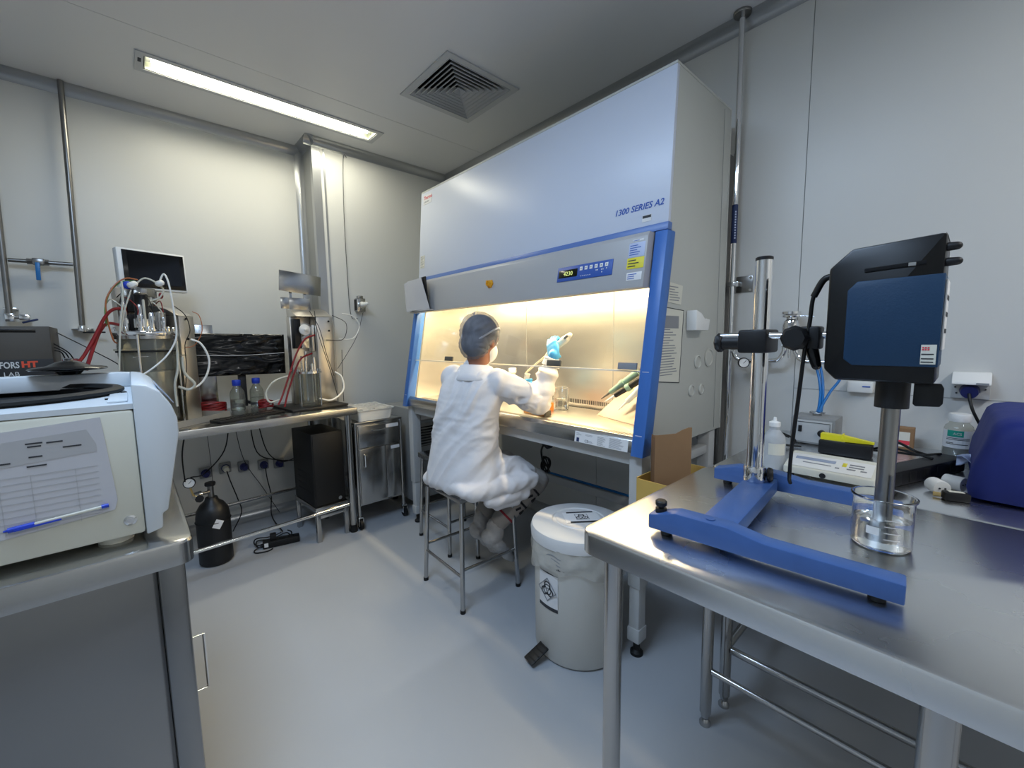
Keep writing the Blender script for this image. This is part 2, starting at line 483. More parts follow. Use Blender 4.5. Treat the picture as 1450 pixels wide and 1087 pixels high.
luminaire(*HOLES[3], 'tube_lit_near', 'warm twin-tube ceiling light at the entrance end of the room', LUM_NEAR)

# ------------------------------------------------------------------ air diffuser
vx, vy = 1.56, 2.14
t = thing('air_diffuser', 'square louvred supply air diffuser in the ceiling', 'air vent', (vx, vy, CZ))
def sq_ring(g, s0, s1, z0, z1, th=.0015):
    for k in range(4):
        R = Matrix.Translation((vx, vy, 0)) @ Matrix.Rotation(PI/2*k, 4, 'Z')
        a, b = s0/2, s1/2
        v = [(-a, -a, z0), (a, -a, z0), (b, -b, z1), (-b, -b, z1)]
        lo = [R @ Vector(p) for p in v]; hi = [R @ (Vector(p)+Vector((0, 0, th))) for p in v]
        g.rings([lo, hi])
g = G()
for k in range(4):
    R = Matrix.Translation((vx, vy, 0)) @ Matrix.Rotation(PI/2*k, 4, 'Z')
    a, b = .25, .213
    g.rings([[R @ Vector(p) for p in ((-a, -a, CZ-.008), (a, -a, CZ-.008), (b, -b, CZ-.006), (-b, -b, CZ-.006))], [R @ Vector(p) for p in ((-a, -a, CZ-.0005), (a, -a, CZ-.0005), (b, -b, CZ-.0005), (-b, -b, CZ-.0005))]])
build(g, 'frame', 'vent_white', t)
s = .424
for k in range(8):
    g = G(); sq_ring(g, s, s-.060 if k < 7 else .0001, CZ-.004, CZ+.030); sq_ring(g, s+.002, s-.004, CZ-.009, CZ-.009, .0045); build(g, 'louvre', 'vent_white', t); s -= .052
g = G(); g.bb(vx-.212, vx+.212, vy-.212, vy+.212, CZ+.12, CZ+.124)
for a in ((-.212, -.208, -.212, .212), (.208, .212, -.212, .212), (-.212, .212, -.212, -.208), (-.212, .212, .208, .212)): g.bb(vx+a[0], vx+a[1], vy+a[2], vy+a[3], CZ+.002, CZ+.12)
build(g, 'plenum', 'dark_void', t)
# ================================================================== biosafety cabinet
CY0, CY1 = .81, 2.66
def FX(z): return 1.40+.18*(z-.88)           # sloped front plane
SL = Vector((.18, 0, 1)).normalized()
cab = thing('safety_cabinet', 'tall white and blue laminar flow safety cabinet on a grey stand, lit inside', 'cabinet', (1.75, 1.735, 0))
side_poly = [(FX(.858)+.045, .858), (2.10, .858), (2.10, 2.315), (1.593, 2.315), (1.549, 1.735), (FX(1.70)+.045, 1.70)]
for y0, y1 in ((CY0, CY0+.035), (CY1-.035, CY1)):
    build(G().prism(side_poly, 'y', y0, y1, bev=.002), 'side_panel', 'cab_side', cab)
build(G().prism([(1.547, 1.737), (1.592, 2.315), (1.612, 2.315), (1.567, 1.737)], 'y', CY0-.001, CY1+.001, bev=.003), 'front_panel', 'cab_paint', cab)
build(G().bb(1.593, 2.10, CY0, CY1, 2.3155, 2.325), 'top_panel', 'cab_side', cab)
build(G().bb(2.101, 2.112, CY0, CY1, .858, 2.325), 'rear_panel', 'cab_side', cab)
build(G().bb(2.03, 2.032, CY0-.0015, CY0-.0003, .87, 2.30), 'side_seam', 'wall_joint', cab)
build(G().bb(1.45, 2.10, CY0+.036, CY1-.036, .858, .866), 'base_pan', 'stand_grey', cab)
# blue trim
build(G().prism([(FX(1.708)-.012, 1.708), (FX(1.737)-.012, 1.737), (FX(1.737)+.02, 1.737), (FX(1.708)+.02, 1.708)], 'y', CY0-.004, CY1+.004, bev=.001), 'blue_strip', 'blue_strip', cab)
for y0, y1 in ((CY0-.006, CY0+.046), (CY1-.046, CY1+.006)):
    p = build(G().prism([(FX(.85)-.012, .85), (FX(1.707)-.012, 1.707), (FX(1.707)+.05, 1.707), (FX(.85)+.05, .85)], 'y', y0, y1, bev=.004), 'side_post', 'cab_blue', cab)
    for zz in (.93, 1.17):
        build(G().bb(FX(zz)-.0128, FX(zz)-.0115, y0+.012, y1-.012, zz-.0015, zz+.0015), 'notch_mark', 'label_lilac', p)
# visor
vis = build(G().prism([(1.458, 1.492), (1.494, 1.690), (1.505, 1.706), (1.556, 1.706), (1.52, 1.492)], 'y', CY0+.05, CY1-.012, bev=.003), 'visor', 'visor_paint', cab)
VO = lambda y, z, off=.001: Vector((1.458+.182*(z-1.492)-off, y, z))
VU = Vector((0, -1, 0)); VV = Vector((.182, 0, 1)).normalized()
def vplate(y0, y1, z0, z1, m, name, par, off=0.0, th=.003):
    """thin plate lying on the visor front, y0<y1"""
    M = plane_M(VO((y0+y1)/2, (z0+z1)/2, th/2+off+.0003), VU, VV)
    return build(G().box((0, 0, 0), (y1-y0, (z1-z0)*1.016, th), M, .0008), name, m, par)
dp = vplate(1.005, 1.300, 1.556, 1.620, 'panel_blue', 'display_panel', cab)
vplate(1.185, 1.292, 1.572, 1.606, 'lcd_dark', 'display_window', dp, off=.0032, th=.001)
build(text_mesh('4230', .026, plane_M(VO(1.262, 1.580, .0056), VU, VV), .0003), 'display_digits', 'digit_glow', dp, smooth=False)
for i in range(6):
    yb = 1.165-i*.0262; b = vplate(yb-.0075, yb+.0075, 1.594, 1.610, 'white_plastic', 'key', dp, off=.0032, th=.0016)
    vplate(yb-.003, yb+.003, 1.600, 1.605, 'print_grey', 'key_symbol', b, off=.0050, th=.0004)
g = G()
for i in range(6):
    yb = 1.165-i*.010; g.box((0, 0, 0), (.004, .0035, .0005), plane_M(VO(yb, 1.570, .0037), VU, VV))
for i, (a, z) in enumerate(((1.085, 1.585), (1.078, 1.585), (1.058, 1.585), (1.050, 1.585), (1.033, 1.587), (1.055, 1.574))): g.box((0, 0, 0), (.004, .005, .0005), plane_M(VO(a, z, .0037), VU, VV))
build(g, 'indicator_marks', 'print_white', dp)
# stickers by the display
def sticker(name, y0, y1, z0, z1, m, rows, pm='print_blue', par=cab):
    s = vplate(y0, y1, z0, z1, m, name, par, th=.0006)
    w = (y1-y0)*.86; h = (z1-z0)*.8
    build(lines(G(), plane_M(VO(y1-(y1-y0)*.07, z0+(z1-z0)*.1, .0012), VU, VV), w, h, rows, .0003), 'print', pm, s)
    return s
sticker('white_sticker', .877, .925, 1.672, 1.680, 'white_paper', 1)
sticker('inspection_sticker', .868, .938, 1.612, 1.668, 'label_lilac', 5)
sticker('yellow_sticker', .866, .940, 1.567, 1.610, 'label_yellow', 3, 'print_dark')
sticker('asset_sticker', .870, .936, 1.522, 1.553, 'white_paper', 3)
kn = build(G().lathe([(0, 0), (.024, 0), (.024, .006), (.018, .012), (.017, .022), (0, .024)], R=plane_M(VO(1.787, 1.602, 0), VU, VV) , n=6), 'lock_plate', 'orange_knob', cab)
build(G().box((0, 0, .028), (.006, .022, .010), plane_M(VO(1.787, 1.602, 0), VU, VV), .001), 'lock_key', 'orange_knob', kn)
# lettering on the upper front
UO = lambda y, z: Vector((1.547+.0778*(z-1.737)-.0012, y, z)); UV = Vector((.0778, 0, 1)).normalized()
build(text_mesh('1300 SERIES A2', .034, plane_M(UO(1.052, 1.806), VU, UV), .0004, .22, bold=.0004), 'model_lettering', 'print_blue', cab, smooth=False)
s = build(G().box((0, 0, 0), (.040, .026, .0006), plane_M(UO(.90, 1.768), VU, UV)), 'white_sticker', 'white_paper', cab)
build(G().box((0, .006, .0005), (.036, .010, .0004), plane_M(UO(.90, 1.768), VU, UV)), 'print', 'print_dark', s)
lg = build(G().box((0, 0, 0), (.105, .062, .0008), plane_M(UO(2.575, 2.262), VU, UV)), 'maker_badge', 'white_paper', cab)
build(text_mesh('Thermo', .032, plane_M(UO(2.621, 2.264)-Vector((.0006, 0, 0)), VU, UV), .0003, bold=.0005), 'badge_lettering', 'print_red', lg, smooth=False)
build(text_mesh('SCIENTIFIC', .014, plane_M(UO(2.621, 2.242)-Vector((.0006, 0, 0)), VU, UV), .0003), 'badge_lettering', 'print_grey', lg, smooth=False)
s = build(G().box((0, 0, 0), (.056, .085, .0006), plane_M(UO(2.615, 1.845), VU, UV)), 'notice_sticker', 'cream_plastic', cab)
build(lines(G(), plane_M(UO(2.640, 1.806)-Vector((.0005, 0, 0)), VU, UV), .05, .078, 9, .0003), 'print', 'print_grey', s)
# chamber
IX = 1.92
build(G().bb(IX, IX+.012, CY0+.036, CY1-.036, .868, 1.60), 'chamber_back', 'steel_inner', cab)
for y0, y1 in ((CY0+.0355, CY0+.048), (CY1-.048, CY1-.0355)):
    build(G().prism([(FX(.90)+.055, .868), (IX, .868), (IX, 1.60), (FX(1.6)+.055, 1.60)], 'y', y0, y1), 'chamber_side', 'steel_inner', cab)
build(G().bb(1.53, IX, CY0+.036, CY1-.036, 1.602, 1.612), 'chamber_ceiling', 'white_plastic', cab)
for yy in (1.30, 1.965, 2.48):
    build(G().bb(IX-.0012, IX-.0002, yy-.0015, yy+.0015, .96, 1.60), 'seam', 'print_grey', cab)
ws = build(G().bb(1.47, IX-.03, CY0+.05, CY1-.05, .893, .905, .002), 'work_surface', 'steel_inner', cab)
sill = build(G().prism([(1.393, .858), (1.400, .905), (1.415, .921), (1.470, .908), (1.470, .866), (1.44, .858)], 'y', CY0+.047, CY1-.047, bev=.002), 'front_sill', 'steel', cab)
g = G(); n = int((CY1-CY0-.14)/.013)
for i in range(n):
    yy = CY0+.07+i*.013; g.bb(1.474, 1.512, yy, yy+.006, .9046, .9056)
build(g, 'front_grille', 'tag_dark', cab, kind='stuff')
g = G()
for i in range(n):
    yy = CY0+.07+i*.013; g.bb(IX-.0018, IX-.0004, yy, yy+.006, .925, .948); g.bb(IX-.028, IX-.006, yy, yy+.006, .9046, .9056)
build(g, 'rear_grille', 'print_dark', cab, kind='stuff')
# label sheet on the sill
SO = lambda y, z: Vector((1.393+.149*(z-.858)-.0008, y, z)); SV = Vector((.149, 0, 1)).normalized()
lb = build(G().box((0, 0, 0), (.262, .046, .0008), plane_M(SO(1.005, .882), VU, SV)), 'rating_label', 'white_paper', cab)
build(text_mesh('CE', .016, plane_M(SO(1.082, .864)-Vector((.0006, 0, 0)), VU, SV), .0003), 'label_lettering', 'print_dark', lb, smooth=False)
build(G().box((0, 0, 0), (.014, .017, .0005), plane_M(SO(1.118, .870)-Vector((.0007, 0, 0)), VU, SV)), 'label_emblem', 'label_blue', lb)
g = lines(G(), plane_M(SO(1.128, .888)-Vector((.0006, 0, 0)), VU, SV), .03, .012, 2, .0003)
lines(g, plane_M(SO(1.08, .890)-Vector((.0006, 0, 0)), VU, SV), .06, .008, 2, .0003); lines(g, plane_M(SO(1.062, .864)-Vector((.0006, 0, 0)), VU, SV), .03, .009, 3, .0003)
lines(g, plane_M(SO(1.018, .862)-Vector((.0006, 0, 0)), VU, SV), .05, .038, 9, .0003); lines(g, plane_M(SO(.960, .862)-Vector((.0006, 0, 0)), VU, SV), .078, .04, 10, .0003)
build(g, 'print', 'print_grey', lb)
# sash
sash = build(G().prism([(FX(1.172)+.018, 1.172), (FX(1.58)+.018, 1.58), (FX(1.58)+.024, 1.58), (FX(1.172)+.024, 1.172)], 'y', CY0+.049, CY1-.049), 'sash_window', 'sash_glass', cab, smooth=False)
build(G().bb(FX(1.17)+.0155, FX(1.17)+.0265, CY0+.049, CY1-.049, 1.166, 1.1715), 'sash_edge', 'pip_white', sash)
for yc, m in ((2.191, 'tag_dark'), (1.318, 'tag_dark'), (.925, 'print_grey')):
    build(G().box((0, 0, 0), (.085, .028, .010), plane_M(Vector((FX(1.186)+.010, yc, 1.188)), VU, Vector((.18, 0, 1))), .002), 'sash_handle', m, sash)
# lamp inside
build(G().cyl((1.60, CY0+.10, 1.585), (1.60, CY1-.10, 1.585), .013, n=10), 'fluorescent_tube', 'tube_lit_warm', cab)
for yy in (CY0+.075, CY1-.100): build(G().bb(1.58, 1.62, yy, yy+.025, 1.56, 1.601, .003), 'lamp_holder', 'white_plastic', cab)
lamp('lamp', (1.62, (CY0+CY1)/2, 1.568), .03, 1.62, LUM_HOOD, cab)
# stand
for x, y in ((1.452, CY0+.045), (1.452, CY1-.03), (2.05, CY0+.04), (2.05, CY1-.04)):
    l = build(G().bb(x-.032, x+.032, y-.028, y+.028, .30, .857, .004), 'leg', 'stand_grey', cab)
    build(G().bb(x-.026, x+.026, y-.023, y+.023, .07, .299, .004), 'leg_extension', 'stand_grey', l)
    build(G().bb(x-.031, x+.031, y-.027, y+.027, .065, .125, .004), 'leg_collar', 'stand_grey', l)
    build(G().lathe([(0, 0), (.026, 0), (.026, .012), (.014, .022), (.014, .066), (0, .066)], (x, y, 0), 16), 'levelling_foot', 'black_rubber', l)
for x in (1.452, 2.05): build(G().bb(x-.022, x+.022, CY0+.075, CY1-.075, .80, .856, .003), 'stand_rail', 'stand_grey', cab)
build(G().bb(2.03, 2.07, CY0+.075, CY1-.075, .34, .39, .003), 'stand_rail', 'stand_grey', cab)
for y in (CY0+.04, CY1-.04): build(G().bb(1.49, 2.015, y-.02, y+.02, .745, .785, .003), 'stand_rail', 'stand_grey', cab)
# ports on the side
for x, z, r in ((1.948, 1.206, .042), (1.833, 1.192, .030), (1.78, 1.070, .026), (1.878, 1.068, .024)):
    build(G().lathe([(0, 0), (r, 0), (r, .004), (r*.86, .007), (r*.80, .003), (0, .003)], R=plane_M((x, CY0-.0002, z), (1, 0, 0), (0, 0, 1)), n=24), 'port_cap', 'cab_side', cab)

# papers and holder on the cabinet side
def side_paper(name, q, label, rows, frame=False):
    y = CY0-.002; c = sum((Vector((x, 0, z)) for x, z in q), Vector())/4
    t = thing(name, label, 'notice', (c.x, y, q[2][1]))
    build(G().prism(q, 'y', y-.0008, y), 'sheet', 'cream_plastic', t)
    w = q[1][0]-q[0][0]; h = q[0][1]-q[3][1]
    g = lines(G(), plane_M((q[3][0]+.1*w, y-.0012, q[3][1]+.06*h), (1, 0, 0), (q[0][0]-q[3][0], 0, h)), w*.8, h*.8, rows, .0004, (.45, 1))
    build(g, 'print', 'print_grey', t)
    if frame:
        build(G().box((q[3][0]+w*.5+.008, y-.0014, q[3][1]+h*.80), (w*.72, .0006, h*.17)), 'heading_block', 'print_grey', t)
        g = G()
        for i in range(4):
            a, b = q[i], q[(i+1) % 4]; g.tube([(a[0], y-.001, a[1]), (b[0], y-.001, b[1])], .0016, 4, smooth=False)
        build(g, 'border', 'print_dark', t)
    return t
side_paper('instruction_notice', [(1.513, 1.417), (1.688, 1.408), (1.664, 1.114), (1.488, 1.131)], 'long printed instruction sheet with a dark border on the cabinet side', 22, True)
side_paper('warning_notice', [(1.570, 1.513), (1.676, 1.506), (1.664, 1.430), (1.556, 1.436)], 'small printed notice above the bordered instruction sheet', 6)
t = thing('wall_holder', 'small white plastic holder on the cabinet side next to the notice', 'holder', (1.775, CY0-.04, 1.327))
build(G().prism([(1.716, 1.327), (1.835, 1.327), (1.848, 1.374), (1.80, 1.374), (1.765, 1.398), (1.716, 1.410)], 'y', CY0-.045, CY0-.0015, bev=.004), 'body', 'white_plastic', t)
build(G().bb(1.836, 1.856, CY0-.030, CY0-.0015, 1.335, 1.378, .003), 'clip', 'white_plastic', t)
# pouch at the visor's end
t = thing('document_pouch', 'clear plastic pouch of papers hanging on the left end of the visor', 'pouch', (1.45, 2.50, 1.49))
build(G().prism([(2.61, 1.700), (2.425, 1.706), (2.335, 1.505), (2.560, 1.497)], 'x', 1.425, 1.428, R=Matrix.Translation((0, 0, 0))), 'front_sheet', 'plastic_sleeve', t)
build(G().prism([(2.60, 1.704), (2.395, 1.712), (2.375, 1.53), (2.560, 1.52)], 'x', 1.437, 1.4455), 'black_folder', 'black_plastic', t)
build(G().prism([(1.425, 1.497), (1.456, 1.497), (1.4555, 1.50), (1.425, 1.503)], 'y', 2.335, 2.560), 'bottom_fold', 'plastic_sleeve', t)
build(G().prism([(2.66, 1.69), (2.60, 1.702), (2.56, 1.50), (2.64, 1.50)], 'x', 1.430, 1.434), 'side_flap', 'plastic_sleeve', t)
# ================================================================== tables and bench
def slab(x0, x1, y0, y1, z0, z1, rad=.03, bev=.006):
    """table top with rounded plan corners and rolled edge"""
    P = []
    for cx, cy, a0 in ((x1-rad, y1-rad, 0), (x0+rad, y1-rad, PI/2), (x0+rad, y0+rad, PI), (x1-rad, y0+rad, 1.5*PI)):
        for i in range(5):
            a = a0+PI/2*i/4; P.append((cx+rad*math.cos(a), cy+rad*math.sin(a)))
    g = G(); rs = []
    def ring(ins, z):
        out = []
        cx, cy = (x0+x1)/2, (y0+y1)/2
        for x, y in P:
            out.append(Vector((x-ins*(1 if x > cx else -1), y-ins*(1 if y > cy else -1), z)))
        return out
    for ins, z in ((0, z0), (0, z1-bev), (bev*.3, z1-bev*.3), (bev, z1)): rs.append(ring(ins, z))
    return g.rings(rs)
def round_leg(par, x, y, z1, r=.019, foot=True, m='steel'):
    l = build(G().cyl((x, y, .045 if foot else 0), (x, y, z1), r, n=20), 'leg', m, par)
    if foot: build(G().lathe([(0, 0), (r*1.0, 0), (r*1.0, .008), (r*.55, .022), (r*.75, .030), (r*.75, .046), (0, .046)], (x, y, 0), 16), 'levelling_foot', m, l)
    return l

# right foreground table
TZ = .87
t1 = thing('steel_table', 'stainless steel table in the foreground carrying the blue mixer stand', 'table', (1.06, .05, 0))
build(slab(.722, 1.412, -.62, .578, TZ-.050, TZ, .035, .007), 'table_top', 'steel_top', t1, ang=25)
for x in (.785, 1.335):
    for y in (.525, -.004 if x < 1 else -.55): round_leg(t1, x, y, TZ-.05, .021 if x < 1 else .018)
round_leg(t1, .785, -.57, TZ-.05, .021)
build(G().cyl((1.335, .508, .20), (1.335, -.535, .20), .010, n=12), 'stretcher', 'steel', t1)
# second table behind it, against the wall
t2 = thing('steel_table', 'stainless steel table standing against the right wall behind the foreground table', 'table', (1.82, -.02, 0))
build(slab(1.418, 2.20, -.62, .565, TZ-.050, TZ-.001, .012, .004), 'table_top', 'steel_top', t2, ang=25)
for x in (1.455, 2.15):
    for y in (.51, -.56): round_leg(t2, x, y, TZ-.05, .018)
build(G().cyl((1.455, .492, .22), (1.455, -.542, .22), .013, n=12), 'stretcher', 'steel', t2)
build(G().cyl((1.473, .51, .22), (2.132, .51, .22), .013, n=12), 'stretcher', 'steel', t2)
build(G().cyl((2.15, .492, .22), (2.15, -.542, .22), .013, n=12), 'stretcher', 'steel', t2)

# left foreground cabinet table
lt = thing('steel_cabinet', 'dark stainless steel base cabinet in the foreground under the centrifuge', 'cabinet', (-.45, 1.5, 0))
build(slab(-1.05, .072, 1.150, 1.84, TZ-.055, TZ, .028, .008), 'worktop', 'steel', lt, ang=25)
build(G().bb(-1.02, .005, 1.200, 1.80, .08, TZ-.056, .002), 'body', 'steel_dark', lt)
for x, y in ((.030, 1.195), (.030, 1.795), (-1.0, 1.19), (-1.0, 1.795)):
    build(G().bb(x-.024, x+.024, y-.024, y+.024, 0, TZ-.056, .006), 'post', 'steel_dark', lt)
d = build(G().bb(.006, .036, 1.225, 1.765, .10, TZ-.075, .003), 'door', 'steel_dark', lt)
build(G().tube([(.036, 1.66, .155), (.105, 1.66, .155), (.105, 1.66, .345), (.036, 1.66, .345)], .0042, 8, smooth=False), 'handle', 'chrome', d)

# culture bench along the back wall (turned a little)
BZ = .862; BA = math.radians(5)
bm_ = Matrix.Translation((1.105, 2.768, 0)) @ Matrix.Rotation(BA, 4, 'Z')   # front right corner of the bench top
bench = thing('steel_bench', 'long stainless steel laboratory bench along the back wall', 'bench', (1.105, 2.768, 0), BA)
build(slab(-1.95, 0, 0, .70, BZ-.045, BZ, .006, .004), 'bench_top', 'steel', bench, world=False, ang=25)
for x in (-.055, -1.90):
    for y in (.035, .66):
        l = build(G().cyl((x, y, .05), (x, y, BZ-.045), .022, n=20), 'leg', 'steel', bench, world=False)
        build(G().cyl((x, y, 0), (x, y, .052), .0245, .023, n=18), 'rubber_foot', 'black_rubber', l, world=False)
build(G().cyl((-.077, .035, .20), (-1.878, .035, .20), .012, n=14), 'foot_rail', 'chrome', bench, world=False)
build(G().cyl((-.077, .66, .20), (-1.878, .66, .20), .012, n=14), 'rear_rail', 'steel', bench, world=False)
def bw(x, y, z=0): return bm_ @ Vector((x, y, z))

# ================================================================== stools
def make_stool(label, cx, cy, rz, sw=.35, sd=.375, h=.572):
    t = thing('steel_stool', label, 'stool', (cx, cy, 0), rz, None)
    build(G().box((0, 0, h-.016), (sw, sd, .032), None, .004), 'seat', 'steel_dark', t, world=False)
    fs = 1.06; legs = []
    for sx in (-1, 1):
        for sy in (-1, 1):
            a = Vector((sx*(sw/2-.022), sy*(sd/2-.022), h-.033)); b = Vector((sx*(sw/2-.012)*fs, sy*(sd/2-.012)*fs, .012)); legs.append((sx, sy, a, b))
            l = build(G().cyl(b, a, .0115, n=14), 'leg', 'steel', t, world=False)
            build(G().cyl((b.x, b.y, 0), (b.x, b.y, .016), .0135, n=14), 'rubber_foot', 'black_rubber', l, world=False)
    def at(sx, sy, z):
        for q in legs:
            if q[0] == sx and q[1] == sy: return q[3]+(q[2]-q[3])*(z/(h-.033))
    for a, b, z in (((-1, -1), (1, -1), .20), ((-1, 1), (1, 1), .20), ((-1, -1), (-1, 1), .165), ((1, -1), (1, 1), .165)):
        build(G().cyl(at(*a, z), at(*b, z), .0075, n=10), 'rung', 'steel', t, world=False)
    return t
make_stool('steel stool with square seat that the person in the lab coat sits on', 1.262, 1.738, math.radians(-3))
make_stool('empty steel stool between the occupied stool and the steel trolley', 1.515, 2.225, math.radians(-3))

# ================================================================== pedal bin
bx, by = 1.34, 1.07
pb = thing('pedal_bin', 'white round biohazard pedal bin with a plastic liner beside the stool', 'bin', (bx, by, 0))
build(G().lathe([(0, .004), (.178, .004), (.185, .015), (.186, .40), (.190, .47), (.190, .5), (0, .5)], (bx, by, 0), 48), 'barrel', 'bin_plastic', pb)
lid = build(G().lathe([(.190, .485), (.200, .488), (.202, .52), (.196, .535), (.178, .543), (.112, .549), (.108, .545), (.096, .545), (.092, .549), (0, .551)], (bx, by, 0), 48), 'lid', 'bin_lid', pb)
# liner skirt
g = G(); rs = []; n = 72
for k in range(8):
    z = .492-.115*k/7; ring = []
    for i in range(n):
        a = 2*PI*i/n
        rr = .1975+.004*math.sin(PI*k/7) + .0065*noise.noise(Vector((math.cos(a)*6, math.sin(a)*6, z*16))) + .0035*math.sin(a*11+k)*(k/7)
        drop = (.022*math.sin(a*2+.6)+.010*math.sin(a*7))*(k/7)
        ring.append(Vector((bx+rr*math.cos(a), by+rr*math.sin(a), z+drop)))
    rs.append(ring)
build(g.rings(rs, False, False), 'liner', 'bag_film', pb)
# pedal on the camera's left
pa = math.radians(170); pd = Vector((math.cos(pa), math.sin(pa), 0)); pn = Vector((-pd.y, pd.x, 0))
c0 = Vector((bx, by, 0))
ped = build(G().box((0, 0, 0), (.11, .055, .008), Matrix.Translation(c0+pd*.215+Vector((0, 0, .038))) @ Matrix.Rotation(pa, 4, 'Z') @ Matrix.Rotation(math.radians(22), 4, 'Y'), .003), 'pedal', 'black_plastic', pb)
for k in range(4):
    build(G().box((-.03+k*.022, 0, .005), (.006, .048, .003), Matrix.Translation(c0+pd*.215+Vector((0, 0, .038))) @ Matrix.Rotation(pa, 4, 'Z') @ Matrix.Rotation(math.radians(22), 4, 'Y')), 'pedal_rib', 'black_rubber', ped)
def biohazard(g, M, s, t=.0006):
    """three-lobed symbol of size s in the xy plane of M"""
    def arc(cx, cy, r0, r1, a0, a1, n=14):
        ps = [(cx+r1*math.cos(a0+(a1-a0)*i/n), cy+r1*math.sin(a0+(a1-a0)*i/n)) for i in range(n+1)] + [(cx+r0*math.cos(a1-(a1-a0)*i/n), cy+r0*math.sin(a1-(a1-a0)*i/n)) for i in range(n+1)]
        for i in range(n):
            q = [ps[i], ps[i+1], ps[2*n+1-(i+1)], ps[2*n+1-i]]
            lo = [M @ Vector((x, y, 0)) for x, y in q]; hi = [M @ Vector((x, y, t)) for x, y in q]
            g.rings([lo, hi])
    for k in range(3):
        a = PI/2+k*2*PI/3; arc(.30*s*math.cos(a), .30*s*math.sin(a), .20*s, .29*s, a+PI+.62, a+3*PI-.62)
    arc(0, 0, .09*s, .13*s, 0, 2*PI, 18); arc(0, 0, .30*s, .36*s, 0, 2*PI, 24)
    return g
# biohazard sticker wrapped on the barrel, pointing at the room side
def barrel_M(ang, z, r): 
    n = Vector((math.cos(ang), math.sin(ang), 0)); return plane_M(Vector((bx, by, z))+n*r, Vector((-n.y, n.x, 0)), (0, 0, 1))
def wrap(g, ang0, ang1, z0f, z1f, r, th=.0007, n=10):
    lo = []
    for i in range(n):
        a = ang0+(ang1-ang0)*i/n; b = ang0+(ang1-ang0)*(i+1)/n
        q = [(a, z0f(i/n)), (b, z0f((i+1)/n)), (b, z1f((i+1)/n)), (a, z1f(i/n))]
        g.rings([[Vector((bx+rr*math.cos(w), by+rr*math.sin(w), z)) for w, z in q] for rr in (r, r+th)])
    return g
sa = math.radians(178)
st = build(wrap(G(), sa-.27, sa+.27, lambda u: .228, lambda u: .392, .1868), 'biohazard_sticker', 'white_paper', pb)
build(wrap(G(), sa-.27, sa+.27, lambda u: .228, lambda u: .242, .1876), 'sticker_band', 'print_dark', st)
build(wrap(G(), sa-.27, sa+.27, lambda u: .378, lambda u: .392, .1876), 'sticker_band', 'print_dark', st)
M = barrel_M(sa, .310, .189) @ Matrix.Rotation(PI/4, 4, 'Z')
g = G()
for k in range(4): g.box((0, .033, 0), (.069, .004, .0006), M @ Matrix.Rotation(PI/2*k, 4, 'Z'))
build(g, 'diamond_outline', 'print_grey', st)
build(biohazard(G(), barrel_M(sa, .310, .1885), .06), 'biohazard_symbol', 'print_dark', st)
# the same sticker lying on the lid
LM = Matrix.Translation((bx+.015, by-.005, .5515)) @ Matrix.Rotation(math.radians(-38), 4, 'Z')
st = build(G().box((0, 0, 0), (.15, .10, .0008), LM), 'lid_sticker', 'white_paper', lid)
for s in (-1, 1): build(G().box((0, s*.047, .0007), (.115, .012, .0006), LM), 'sticker_band', 'print_dark', st)
g = G()
for k in range(4): g.box((0, .026, .0007), (.055, .003, .0006), LM @ Matrix.Rotation(PI/2*k, 4, 'Z'))
build(g, 'diamond_outline', 'print_grey', st)
build(biohazard(G(), LM @ Matrix.Translation((0, 0, .0006)), .046), 'biohazard_symbol', 'print_dark', st)
# printed band on the liner
g = G()
for k in range(3): wrap(g, sa+.04, sa+.48, lambda u, k=k: .462-.014*k+.006*math.sin(u*6), lambda u, k=k: .466-.014*k+.006*math.sin(u*6), .2005)
build(g, 'liner_print', 'print_grey', pb)
g = G()
for k in range(11): wrap(g, sa+.05+k*.036, sa+.05+k*.036+.024, lambda u: .413, lambda u: .420, .2000, n=2)
build(g, 'liner_lettering', 'print_dark', pb, kind='stuff')

# ================================================================== cartons in the gap
CB = Matrix.Translation((1.425, .715, .6905)) @ Matrix.Rotation(math.radians(-48), 4, 'Z')
t = thing('cardboard_box', 'tall open brown cardboard carton standing beside the safety cabinet', 'box', (1.425, .715, .6905))
build(G().bb(-.0625, -.0595, -.027, .027, 0, .255, R=CB), 'side_panel', 'cardboard_dark', t)
build(G().bb(.0595, .0625, -.027, .027, 0, .272, R=CB), 'side_panel', 'cardboard', t)
build(G().prism([(-.0625, 0), (.0625, 0), (.0625, .292), (.052, .292), (.030, .283), (.008, .270), (-.008, .268), (-.0625, .262)], 'y', -.0305, -.0275, R=CB), 'front_panel', 'cardboard', t)
build(G().bb(-.0625, .0625, .0275, .0305, 0, .25, R=CB), 'back_panel', 'cardboard', t)
build(G().bb(-.059, .059, -.027, .027, .0, .003, R=CB), 'bottom_panel', 'cardboard', t)
t = thing('yellow_carton', 'open yellowish carton under the tall brown carton', 'box', (1.48, .70, .682))
for nm, a in (('side_panel', (1.345, 1.349, .63, .80, .69, .785)), ('side_panel', (1.605, 1.609, .63, .80, .69, .80)), ('front_panel', (1.345, 1.609, .626, .630, .69, .785)), ('back_panel', (1.345, 1.609, .80, .804, .69, .79)), ('bottom_panel', (1.345, 1.609, .626, .804, .682, .69))):
    build(G().bb(*a), nm, 'yellow_board', t)
# shelf on the cabinet stand that carries the cartons
sh = build(G().bb(1.33, 2.06, .62, .822, .664, .680, .002), 'side_shelf', 'stand_grey', cab)
for x in (1.452, 2.05): build(G().prism([(.64, .664), (.826, .664), (.826, .54)], 'x', x-.012, x+.012), 'shelf_bracket', 'stand_grey', sh)
